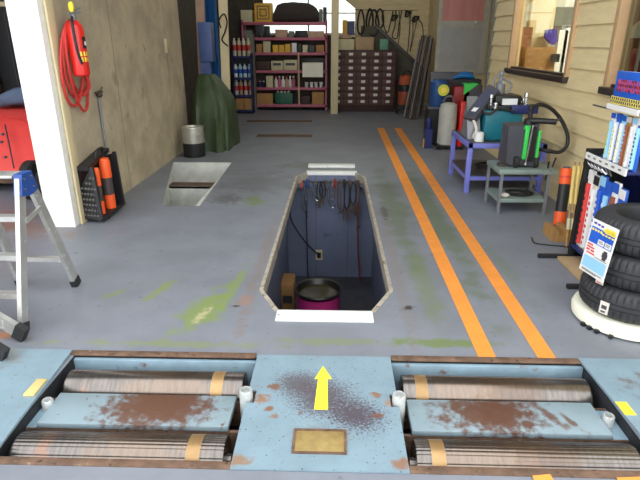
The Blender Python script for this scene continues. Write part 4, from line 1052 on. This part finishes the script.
m = MB(); m.box((gl.x+.17, 8.42, sb_z), (gl.x+.42, 8.7, sb_z+.3), .02); tag(m.build('red_power_tool_case', mat('dull_red', (140, 34, 34), .5)), 'dull red case beside the lime labelled canister', 'case')
m = MB(); m.box((gl.x-.16, 8.7, sb_z), (gl.x+.5, 8.82, sb_z+.50), .01); 
bsx = m.build('black_backboard', 'darkgrey'); tag(bsx, 'dark panel standing behind the lime labelled canister', 'panel')
gp = fy(469, 90, 8.1)
m = MB(); m.box((gp.x-.02, 8.42, sb_z), (2.24, 8.68, sb_z+.34), .03); gg = tag(m.build('green_topped_case', 'darkgrey'), 'dark case with a bright green corner below the grey sash', 'case')
m = MB(); m.prism([(gp.x, 8.41, sb_z+.18), (gp.x+.22, 8.41, sb_z+.35), (gp.x, 8.41, sb_z+.35)], (0, .25, 0)); m.build('green_corner', 'brightgreen', gg, 'bright green corner')
m = MB(); a, b = fy(452, 79, 8.75), fy(474, 71, 8.75)
m.loft([[(x, 8.75+.12*math.cos(2*PI*k/12), a.z+h*(.5+.5*math.sin(2*PI*k/12))) for k in range(12)] for x, h in ((a.x, .03), (a.x+.12, .11), (a.x+.22, .12), (b.x-.05, .10), (b.x, .04))]); tag(m.build('blue_plastic_sheet', 'blueplastic', smooth=60), 'crumpled bright blue plastic sheet below the grey sash', 'sheet')
m = MB(); m.box((a.x-.1, 8.62, a.z-.06), (b.x+.1, 8.88, a.z-.001)); 
for x in (a.x-.08, b.x+.06): m.box((x, 8.72, sb_z), (x+.02, 8.84, a.z-.06))
tag(m.build('narrow_black_shelf', 'black'), 'narrow black shelf stand carrying the blue plastic sheet', 'shelf')
for i, (x, z, mt, lb) in enumerate([(1.50, .30, 'navy', 'small blue can low beside the grey trolley'), (1.47, .0, 'yellowcard', 'small yellow can on the floor left of the grey trolley')]):
    m = MB(); m.rev([(.04, 0), (.045, .01), (.045, .13), (.02, .16)], (x-.07, 8.25, z if z else 0), seg=14)
    if z: m.box((x-.13, 8.2, 0), (x-.01, 8.33, z-.001))
    tag(m.build('small_can', mt), lb, 'can')

# ------------------------------------------------------------------ lilac bench
ZB = .54
be = thing('lilac_workbench', (1.85, 6.0, 0), 'lilac blue steel workbench with a dark top along the right wall', 'workbench')
bx0, bx1, by0, by1 = 1.41, 2.24, 5.62, 6.5
for x in (bx0, bx1-.05):
    for y in (by0, by1-.05):
        m = MB(); m.box((x, y, 0), (x+.05, y+.05, ZB-.05), .004); m.build('leg', 'purplebench', be)
m = MB()
m.box((bx0, by0, ZB-.05), (bx1, by0+.05, ZB), .003); m.box((bx0, by1-.05, ZB-.05), (bx1, by1, ZB), .003); m.box((bx0, by0, ZB-.05), (bx0+.05, by1, ZB), .003); m.box((bx1-.05, by0, ZB-.05), (bx1, by1, ZB), .003)
m.build('top_frame', 'purplebench', be)
m = MB(); m.box((bx0+.03, by0+.03, ZB-.02), (bx1-.03, by1-.03, ZB+.006)); m.build('top', 'benchtop', be)
m = MB()
m.box((bx0+.01, by0+.01, .14), (bx1-.01, by0+.045, .18)); m.box((bx0+.01, by1-.045, .14), (bx1-.01, by1-.01, .18)); m.box((bx0+.01, by0+.02, .14), (bx0+.045, by1-.02, .18)); m.box((bx1-.045, by0+.02, .14), (bx1-.01, by1-.02, .18))
m.build('lower_rail', 'purplebench', be)
# teal tester
te = thing('teal_tester', (1.84, 5.95, ZB), 'teal box-shaped tester crowded with fittings on the lilac bench', 'tester')
tx0, tx1, ty0, ty1 = 1.60, 2.0, 5.78, 6.2; tz = .865
m = MB(); m.box((tx0, ty0, ZB+.007), (tx1, ty1, tz), .015); m.build('case', 'teal', te)
m = MB(); m.box((tx0+.04, ty0+.03, tz), (tx1+.06, ty1, tz+.05), .01); m.box((tx0+.1, ty0+.05, tz+.05), (tx1-.02, ty1-.05, tz+.15), .02); m.build('head_block', 'black', te)
m = MB(); m.box((tx0+.17, ty0+.035, tz+.055), (tx0+.33, ty0+.049, tz+.12)); m.build('display', 'dial', te, 'pale display strip')
for i, (x, y, h) in enumerate([(tx0+.06, ty0+.07, .14), (tx0+.10, ty0+.02, .06), (tx1+.02, ty0+.04, .16), (tx1+.02, ty0+.12, .1)]):
    m = MB(); m.rev([(.026, 0), (.026, h*.3), (.016, h*.35), (.016, h*.7), (.024, h*.75), (.02, h)], (x, y, tz+.02), seg=14); m.build('fitting', 'chrome', te)
m = MB(); m.rev([(.05, 0), (.05, .12), (.035, .14), (.02, .15), (.02, .2), (.028, .21), (.024, .25)], (tx0+.20, ty1-.15, tz+.14), seg=16); m.tube([(tx0+.14, ty1-.15, tz+.14), (tx0+.12, ty1-.16, tz+.3), (tx0+.2, ty1-.15, tz+.36)], .012, 8); m.tube([(tx0+.27, ty1-.15, tz+.14), (tx0+.32, ty1-.15, tz+.25), (tx0+.2, ty1-.14, tz+.32)], .012, 8); m.build('regulator', 'grey', te)
m = MB(); m.tube([(tx0+.02, ty0+.05, tz+.06), (tx0-.03, ty0, tz+.0), (tx0+.03, ty0-.03, tz-.03), (tx0+.12, ty0-.02, tz+.02), (tx0+.3, ty0-.02, tz-.01)], .014, 8); m.build('hose', 'black', te)
m = MB(); m.box((tx1-.14, ty0-.03, tz-.03), (tx1+.14, ty0+.03, tz+.06), .01); m.build('blue_clamp', 'navy', te)
# screen unit
se = thing('console_with_tilted_screen', (1.5, 6.1, ZB), 'dark console with a tilted screen at the left end of the lilac bench', 'console')
m = MB(); p = [fy(463, 117, 5.95), fy(474, 119, 5.8), fy(499, 90, 5.95), fy(489, 84, 6.1)]
nrm = (p[1]-p[0]).cross(p[2]-p[0]).normalized()
m.prism(p, -nrm*.05 if nrm.y < 0 else nrm*.05); pn_ = m.build('screen_panel', 'darkgrey', se)
off = nrm*.004 if nrm.y < 0 else -nrm*.004
c0 = (p[0]+p[1]+p[2]+p[3])/4
m = MB(); m.prism([lerp(c0, q, .78)+off for q in p], off*.3); m.build('screen', 'screen', pn_)
m = MB(); q0 = lerp(lerp(p[1], p[2], .25), lerp(p[0], p[3], .3), .5)+off*1.5; ux = (p[2]-p[1]).normalized()*.035; uy = (p[0]-p[1]).normalized()*.035
m.prism([q0-ux-uy, q0+ux-uy, q0+ux+uy, q0-ux+uy], off*.3); m.build('white_sticker', 'white', pn_)
m = MB(); m.hexa([(1.45, 5.86, ZB+.007), (1.59, 5.84, ZB+.007), (1.59, 6.2, ZB+.007), (1.45, 6.2, ZB+.007), (1.44, 5.93, .78), (1.56, 5.87, .80), (1.59, 6.15, .98), (1.47, 6.15, .98)]); m.build('body', 'grey', se)
m = MB(); m.tube([(1.49, 5.83, .76), (1.52, 5.79, .66), (1.50, 5.8, .58), (1.55, 5.8, .56)], .016, 8); m.build('lead', 'label', se)
m = MB(); m.rev([(.05, 0), (.05, .09), (.03, .1)], (1.545, 5.74, ZB+.007), seg=14); tag(m.build('white_pot', 'white'), 'small white pot at the front left of the lilac bench', 'pot')
strand('bench_cable_coil', 'black', [(1.6, 5.9, .20), (1.8, 5.85, .19), (1.95, 6.0, .19), (1.8, 6.15, .19), (1.62, 6.05, .2), (1.7, 5.92, .22), (1.9, 5.95, .21), (2.05, 6.1, .2)], .016, 'dark cable coil under the lilac bench')
m = MB(); m.box((bx0+.02, by0+.03, .181), (bx1-.02, by1-.03, .19)); m.build('lower_shelf', 'benchtop', be)
for o in bpy.data.objects:
    if o.name == 'bench_cable_coil': o.location.z += .025

# ------------------------------------------------------------------ grey table + tall black and green unit
ZT = .435
ta = thing('grey_green_table', (1.78, 5.06, 0), 'small grey green steel table with a lower shelf in front of the lilac bench', 'table')
gx0, gx1, gy0, gy1 = 1.53, 2.03, 4.86, 5.3
for x, y in ((gx0+.02, gy0+.005), (gx1-.045, gy0+.005), (gx0+.01, gy1-.03), (gx1-.045, gy1-.03)):
    m = MB(); m.box((x, y, 0), (x+.025, y+.025, ZT-.04)); m.build('leg', 'grey', ta)
m = MB(); m.box((gx0, gy0, ZT-.045), (gx1+.03, gy1, ZT), .004); m.build('table_top', 'greyteal', ta)
m = MB(); m.box((gx0+.02, gy0+.01, .115), (gx1-.02, gy1-.01, .15), .003); m.build('lower_shelf', 'greyteal', ta)
we = thing('black_green_service_unit', (1.80, 5.1, ZT), 'black service unit with bright green stripes standing on the grey green table', 'service unit')
m = MB()
W0, W1 = 1.60, 1.95
m.hexa([(W0+.02, 4.98, ZT+.02), (W1-.06, 4.94, ZT+.02), (W1-.02, 5.24, ZT+.02), (W0+.02, 5.26, ZT+.02), (W0, 4.98, .82), (W1-.08, 4.95, .84), (W1-.02, 5.2, .84), (W0+.02, 5.22, .82)])
m.build('case', 'darkgrey', we)
for (xa, xb, z0, z1) in ((1.745, 1.78, .52, .80), (1.865, 1.89, .50, .79)):
    m = MB(); m.box((xa, 4.922, z0), (xb, 4.955, z1), .006); m.build('green_stripe', 'brightgreen', we, 'bright green stripe')
m = MB(); m.box((1.735, 4.925, .79), (1.785, 4.97, .83), .006); m.build('green_brow', 'brightgreen', we, 'bright green top edge')
m = MB(); m.hexa([(1.78, 4.93, .5), (1.85, 4.93, .5), (1.85, 4.95, .5), (1.78, 4.95, .5), (1.78, 4.93, .8), (1.85, 4.93, .8), (1.85, 4.95, .82), (1.78, 4.95, .82)]); m.build('front_panel', 'black', we)
for x in (1.70, 1.88):
    m = MB(); m.rev([(.02, -.02), (.05, -.02), (.055, 0), (.05, .02), (.02, .02)], (x, 4.95, ZT+.057), (x+1, 4.95, ZT+.057), 18, closed=True); m.build('wheel', 'rubber', we)
m = MB(); m.cyl((1.80, 4.915, .84), (1.775, 4.90, .49), .007, seg=8); m.ball((1.773, 4.9, .48), .014); m.build('dipstick', 'chrome', we)
m = MB(); m.rev([(.05, 0), (.05, .05), (.02, .06), (.02, .13), (.03, .14), (.028, .18)], (1.80, 5.02, .83), seg=16); m.build('coupling', 'black', we)
m = MB(); m.tube([(1.80, 4.98, .87), (1.90, 4.93, .875), (2.0, 4.9, .87)], .026, 10); m.tube([(1.95, 4.9, .87), (2.02, 4.88, .9)], .014, 8); m.build('grip', 'black', we)
m = MB(); m.tube([(1.80, 5.02, 1.0), fy(533, 107, 5.0), fy(540, 104.5, 5.05), fy(550, 108, 5.1), fy(560, 118, 5.12), fy(567, 133, 5.1), fy(567, 145, 5.08), fy(560, 152, 5.05), fy(548, 151, 5.05), fy(538, 149, 5.1)], .018, 10, smooth=6); m.build('hose', 'black', we)
m = MB(); m.tube([(1.62, 4.96, ZT+.012), (1.56, 5.0, ZT+.012), (1.58, 5.1, ZT+.012), (1.63, 4.97, ZT+.03)], .008, 6); tag(m.build('brown_tool', 'rust_rod'), 'small rusty hand tool lying on the grey green table', 'tool')
strand('table_cable_coil', 'black', [(1.68, 5.0, .163), (1.8, 4.95, .163), (1.93, 5.03, .163), (1.84, 5.15, .163), (1.7, 5.12, .165), (1.7, 5.0, .18), (1.86, 4.99, .18), (1.9, 5.1, .18)], .012, 'black cable coil on the lower shelf of the grey green table')
m = MB(); m.ball((1.63, 4.93, .172), .035, (1.3, 1, .6)); tag(m.build('white_rag', 'label', smooth=60), 'pale rag on the lower shelf of the grey green table', 'rag')

# things leaning at the wall by the table
m = MB(); ot = thing('orange_ended_tube', (2.03, 4.55, 0), 'thick black tube with orange ends leaning on the right wall beside the wooden block', 'tube')
p0, p1 = Vector((2.0, 4.5, .02)), fy(567, 168, 4.62)
L = (p1-p0).length; ax = p1
def seg(t0, t1, r, nm, mt, lb=None):
    m = MB(); m.cyl(lerp(p0, p1, t0), lerp(p0, p1, t1), r, seg=20); m.build(nm, mt, ot, lb)
seg(0, .24, .05, 'lower_end', 'orange', 'orange lower end'); seg(.24, .72, .048, 'black_sleeve', 'black'); seg(.72, .99, .05, 'upper_end', 'orange', 'orange upper end'); seg(.83, .86, .052, 'strap', 'redprint'); seg(.99, 1.02, .03, 'cap', 'darkgrey')
wb = MB(); a = fz(548, 244); wb.prism([(1.80, 4.12, 0), (1.945, 4.12, 0), (1.945, 4.12, .10), (1.91, 4.12, .10), (1.90, 4.12, .055), (1.85, 4.12, .055), (1.84, 4.12, .10), (1.80, 4.12, .10)], (0, .22, 0))
tag(wb.build('notched_wooden_block', 'wood'), 'brown notched wooden block on the floor below the black and orange tube', 'block')
for i in range(3):
    b0 = fz(570+i*4.5, 262-i*2)*.999; b0 = fz(566+4*i, 248); b0.z = .012; t0 = fy(575+i*4.5, 162, 4.25)
    e = thing('wooden_stick', b0, '%s long yellow-wrapped stick from the left leaning beside the blue rack' % ORD[i], 'stick', 'yellow-wrapped sticks')
    m = MB(); m.cyl(b0, t0, .009, seg=8); m.build('stick', 'wood', e)
    m = MB(); m.cyl(lerp(b0, t0, .5), lerp(b0, t0, .95), .015, seg=10); m.build('wrapper', 'bamboo', e)
    m = MB(); m.cyl(lerp(b0, t0, .2), lerp(b0, t0, .33), .0145, seg=10); m.build('lower_wrapper', 'creamcard', e)
strand('power_cord', 'belt', [fy(549, 162, 4.9), fy(546, 180, 5.0), fy(550, 172, 5.0), fy(556, 158, 5.1)], .008, 'dark cord dangling by the right end of the grey green table', 'cord')
strand('floor_cord', 'black', [(1.66, 4.2, .006), (1.64, 4.08, .006), (1.72, 4.04, .006), (1.8, 4.02, .006), (1.9, 4.0, .006)], .006, 'thin black cord on the floor by the notched wooden block', 'cord')

# ------------------------------------------------------------------ wiper rack
kx = 1.79
ky0, ky1 = 3.22, 3.80
rk = thing('blue_display_rack', (1.92, 3.5, 0), 'navy blue accessory display rack behind the tyre stack', 'display rack')
zlow = .80
for q in ((kx, ky1-.035, .84), (kx+.30, ky1-.035, .86), (kx+.30, ky1-.255, 1.4), (kx+.30, ky0, 1.4)):
    m = MB(); m.box((q[0], q[1], .02), (q[0]+.035, q[1]+.035, q[2])); m.build('upright', 'black', rk)
m = MB(); m.box((kx+.30, ky0, .1), (kx+.32, ky1, .84)); m.box((kx+.30, ky0, .84), (kx+.32, ky1-.22, 1.40)); m.build('back_panel', 'navy', rk)
m = MB(); m.box((kx, ky1-.012, .02), (kx+.32, ky1, .84)); m.build('side_panel', 'black', rk)
m = MB(); m.box((kx, ky0, zlow-.02), (kx+.30, ky1-.03, zlow), .003); m.build('shelf', 'navy', rk)
m = MB(); m.box((kx-.012, ky0, zlow-.025), (kx, ky1-.03, zlow+.02)); st_ = m.build('price_strip', 'white', rk)
m = MB()
for k in range(6):
    m = MB(); m.box((kx-.014, ky0+.05+k*.085, zlow-.006), (kx-.0121, ky0+.085+k*.085, zlow+.006)); m.build('price_mark', 'grey', st_)
m = MB(); m.box((kx, ky0, .10), (kx+.30, ky1-.03, .12)); m.build('lower_shelf', 'navy', rk)
zh = 1.16
m = MB(); m.box((kx, ky0, zh-.02), (kx+.30, ky1-.20, zh)); m.build('upper_shelf', 'navy', rk)
m = MB(); m.box((kx-.012, ky0, zh-.018), (kx, ky1-.2, zh+.014)); m.build('upper_price_strip', 'white', rk)
m = MB(); m.box((kx-.004, ky0, zh+.02), (kx+.01, ky1-.22, zh+.065)); gs = m.build('patterned_strip', 'yellowprint', rk)
m = MB()
for k in range(14):
    for r in range(2): m.box((kx-.006, ky0+.005+k*.026+r*.013, zh+.025+r*.02), (kx-.0041, ky0+.017+k*.026+r*.013, zh+.042+r*.02))
m.build('pattern_checks', 'navy', gs)
hd = MB(); hd.box((kx-.004, ky0, zh+.065), (kx+.02, ky1-.24, zh+.22), .003); hp = hd.build('header_board', 'royal', rk, 'blue header board with red lettering')
m = MB()
for k in range(6):
    y = ky1-.28-k*.055; z = zh+.10
    m.box((kx-.007, y-.04, z), (kx-.0042, y-.03, z+.07)); m.box((kx-.007, y-.012, z), (kx-.0042, y, z+.07))
    m.box((kx-.007, y-.04, z+(.06 if k % 2 else 0)), (kx-.0042, y, z+(.07 if k % 2 else .012))); m.box((kx-.007, y-.04, z+.03), (kx-.0042, y, z+.042))
m.build('red_lettering', 'redprint', hp, 'red letters')
m = MB(); m.tube([(kx-.02, ky1-.03, 1.145), (kx, ky1-.17, 1.14), (kx+.02, ky1-.25, 1.14)], .006, 6); m.build('wire_arm', 'darkgrey', rk)
for y in (ky1-.04, ky0-.0):
    m = MB(); m.box((kx-.23, y, .0), (kx+.33, y+.035, .03), .004); m.build('foot_bar', 'black', rk)
m = MB(); m.box((kx-.10, ky0+.06, 0.001), (kx+.31, ky1-.06, .03), .003); tag(m.build('plywood_board', 'ply'), 'pale plywood board on the floor between the feet of the blue rack', 'board')
def pack(y, w, z0, z1, mts, label, x=kx+.03, grp=None):
    e = thing('blister_pack', (x, y, z0), label, 'pack', grp)
    m = MB(); m.box((x, y-w/2, z0), (x+.02, y+w/2, z1), .004); m.build('card', mts[0], e)
    m = MB(); m.rev([(w*.28, 0), (w*.28, (z1-z0)*.78)], (x-.004, y, z0+(z1-z0)*.05), seg=10); m.build('blister', mts[1], e)
    m = MB(); m.box((x-.003, y-w/2, z1-(z1-z0)*.12), (x+.0, y+w/2, z1-.005)); m.build('head_print', mts[2], e)
    m = MB(); 
    for k in range(9): m.box((x-w*.28-.0055, y-w*(.14 if k % 2 else .06), z0+(z1-z0)*(.09+.076*k)), (x-w*.27, y+w*(.10 if k % 3 else .15), z0+(z1-z0)*(.13+.076*k)))
    m.build('printed_marks', mts[3], e)
up = [('white', 'sky', 'royal', 'greenlabel', 'white and blue wiper pack at the far end of the rack in the upper row'), ('royal', 'white', 'royal', 'greenlabel', 'blue and white wiper pack second in the upper row on the blue rack'),
      ('sky', 'white', 'royal', 'greenlabel', 'pale blue wiper pack third in the upper row on the blue rack'), ('cardboard', 'brownprint', 'label', 'sky', 'brown printed pack fourth in the upper row on the blue rack'),
      ('white', 'white', 'sky', 'label', 'plain white pack fifth in the upper row on the blue rack'), ('royal', 'sky', 'white', 'navy', 'dark blue pack at the near end of the rack in the upper row')]
for i, (a, b, c_, d_, lb) in enumerate(up): pack(ky1-.235-i*.066, .052, zlow+.002, 1.12, (a, b, c_, d_), lb, grp='packs on the upper row')
lo_ = [('white', 'redprint', 'white', 'black', 'white pack with red print at the far end of the rack in the lower row'), ('label', 'white', 'black', 'redprint', 'white pack with dark head second in the lower row on the blue rack'),
       ('royal', 'royal', 'sky', 'white', 'royal blue pack third in the lower row on the blue rack'), ('royal', 'sky', 'royal', 'white', 'blue and pale blue pack fourth in the lower row on the blue rack'),
       ('white', 'brownprint', 'royal', 'yellowprint', 'white and brown pack fifth in the lower row on the blue rack'), ('royal', 'royal', 'white', 'sky', 'dark royal pack at the near end of the rack in the lower row')]
for i, (a, b, c_, d_, lb) in enumerate(lo_): pack(ky1-.085-i*.088, .075, .122, .70-.02*(i % 2), (a, b, c_, d_), lb, grp='packs on the lower row')
m = MB()
for k in range(5): m.tube([(kx+.02, ky1-.10-.05*k, .72), (kx-.01, ky1-.08-.05*k, .76), (kx+.01, ky1-.13-.05*k, .77), (kx+.03, ky1-.15-.05*k, .72)], .006, 6)
m.build('hanging_hooks', 'chrome', rk)

# ------------------------------------------------------------------ tyres
TX, TY = 1.745, 2.83
m = MB(); m.rev([(.13, 0), (.275, 0), (.30, .015), (.305, .05), (.295, .075), (.28, .08), (.13, .08)], (TX, TY, .001), seg=64, closed=True)
fb = tag(m.build('cream_foam_ring', 'foam'), 'cream foam ring on the floor under the tyre stack', 'ring')
m = MB()
for a in (3.45, 3.6, 3.75, 4.0):
    m.box((-.016, -.01, .0), (.016, .01, .02), mtx=Matrix.Translation((TX+.303*math.cos(a), TY+.303*math.sin(a), .003)) @ Matrix.Rotation(a, 4, 'Z'))
m.build('dark_notches', 'black', fb)
def tyre_mesh():
    R, W = .278, .19
    m = MB(); prof = [(.165, .02), (.175, .004), (.20, 0), (.235, .003), (.258, .018), (.272, .035), (R, .055), (R, .075), (R-.007, .077), (R-.007, .083), (R, .085), (R, .105), (R-.007, .107), (R-.007, .113), (R, .115), (R, .135), (.272, .155), (.258, .172), (.235, .187), (.20, .19), (.175, .186), (.165, .17), (.172, .10)]
    m.rev(prof, (0, 0, 0), seg=192, closed=True)
    return m
tz = .0815
labels = ['black tyre at the bottom of the stack, resting on the cream foam ring', 'black tyre in the middle of the stack beside the price card', 'black tyre on top of the stack by the blue rack']
ty_ = thing('car_tyre', (TX, TY, tz), labels[0], 'tyre', 'tyres in the stack')
mm = tyre_mesh()
for i_, v in enumerate(list(mm.bm.verts)):
    rr = math.hypot(v.co.x, v.co.y); k = i_ % 192
    if .255 < rr < .2785 and (v.co.z < .06 or v.co.z > .13) and (k % 4 == 0):
        f_ = (rr-.009)/rr; v.co.x *= f_; v.co.y *= f_
bmesh.ops.translate(mm.bm, verts=mm.bm.verts[:], vec=(TX, TY, tz)); mm.build('carcass', 'tyre', ty_, smooth=40)
for i in (1, 2):
    copy_tree(ty_, loc=(TX+.008*i, TY+.004*i, tz+.191*i), rotz=.02*i, label=labels[i])
for i, (a, z, w, h) in enumerate([(3.75, .155, .05, .075), (3.55, .30, .05, .04), (3.42, .55, .05, .05)]):
    m = MB(); mt_ = Matrix.Translation((TX+.2815*math.cos(a), TY+.2815*math.sin(a), z)) @ Matrix.Rotation(a, 4, 'Z')
    m.box((0, -w/2, -h/2), (.003, w/2, h/2), mtx=mt_); s_ = m.build('tyre_sticker', 'label'); tag(s_, ['pale sticker on the tread of the bottom tyre', 'pale sticker on the tread of the middle tyre below the card', 'pale sticker on the tread of the top tyre above the card'][i], 'sticker')
    m = MB(); m.box((.003, -w*.3, -h*.1), (.0036, w*.3, h*.2), mtx=mt_); m.box((.003, -w*.3, -h*.4), (.0036, w*.2, -h*.25), mtx=mt_); m.build('sticker_print', 'redprint' if i else 'darkgrey', s_)
# price card
tl, tr, bl = fy(593.5, 218, 2.84), fy(619, 230, 2.62), fy(579, 268, 2.84)
br_ = tr+bl-tl+Vector((.0, 0, -.008)); br_ = tr+bl-tl
K0 = [tl, tr, br_, bl]
def kq(u, v): return lerp(lerp(tl, tr, u), lerp(bl, br_, u), v)
kn = (tr-tl).cross(bl-tl).normalized()
if kn.y > 0: kn = -kn
pc = thing('price_card', (tl+tr+br_+bl)/4, 'white and blue price card fixed to the front of the tyre stack', 'card')
m = MB(); m.prism(K0, -kn*.004); m.build('card', 'white', pc)
def kp(nm, mt, rects, d=.0006):
    m = MB()
    for (u0, v0, u1, v1) in rects: m.prism([kq(u0, v0)+kn*d*.2, kq(u1, v0)+kn*d*.2, kq(u1, v1)+kn*d*.2, kq(u0, v1)+kn*d*.2], kn*d)
    m.build(nm, mt, pc)
kp('blue_field', 'royal', [(.05, .13, .95, .42)])
kp('pale_blue_field', 'sky', [(.05, .68, .95, .90)])
kp('white_box', 'white', [(.42, .31, .66, .405), (.70, .31, .93, .405)], .0012)
kp('yellow_flash', 'yellowprint', [(.58, .06, .94, .16), (.5, .10, .98, .14)], .0018)
kp('yellow_letters', 'yellowprint', [(.08+.11*k, .16, .15+.11*k, .20) for k in range(4)]+[(.5+.12*k, .185, .58+.12*k, .215) for k in range(4)], .0014)
kp('purple_heading', 'purple', [(.08, .045, .2, .08), (.24, .05, .34, .085), (.38, .055, .48, .09)])
kp('red_print', 'redprint', [(.06, .45, .28, .48), (.06, .50, .36, .53), (.06, .55, .2, .585), (.24, .55, .38, .585), (.1, .61, .42, .635)])
kp('tyre_picture', 'darkgrey', [(.72, .46, .86, .50), (.69, .50, .89, .58), (.72, .58, .86, .63)])
kp('small_print', 'grey', [(.1, .93, .9, .945), (.1, .955, .7, .967), (.46, .64, .94, .65), (.45, .33, .6, .345), (.45, .36, .63, .375), (.73, .33, .9, .345), (.73, .36, .88, .375)], .0018)

# ------------------------------------------------------------------ light
w = bpy.data.worlds.new('sky'); S.world = w; w.use_nodes = True
nt = w.node_tree; bg = nt.nodes['Background']
bg.inputs['Color'].default_value = (.95, .98, 1.0, 1); bg.inputs['Strength'].default_value = 3.2
def area(name, loc, rot, sx, sy, p, col=(1, 1, 1)):
    l = bpy.data.lights.new(name, 'AREA'); l.shape = 'RECTANGLE'; l.size = sx; l.size_y = sy; l.energy = p; l.color = col
    o = bpy.data.objects.new(name, l); C.objects.link(o); o.location = loc; o.rotation_euler = rot
area('office_fill_light', (3.9, 6.6, 2.88), (0, 0, 0), 1.2, .3, 190, (1, .95, .85))  # added fill, no visible source: brightens the office seen through the windows
for i_, y_ in enumerate((7.5, 11.0)):
    area('back_fill_light', (-.3, y_, 4.25), (0, 0, 0), 1.3, .25, 22, (1, .96, .88))  # added overhead fills out of view, lifting the dim back of the garage
S.view_settings.view_transform = 'Standard'; S.view_settings.look = 'None'; S.view_settings.gamma = 1
S.view_settings.use_curve_mapping = False
S.view_settings.exposure = 0.0
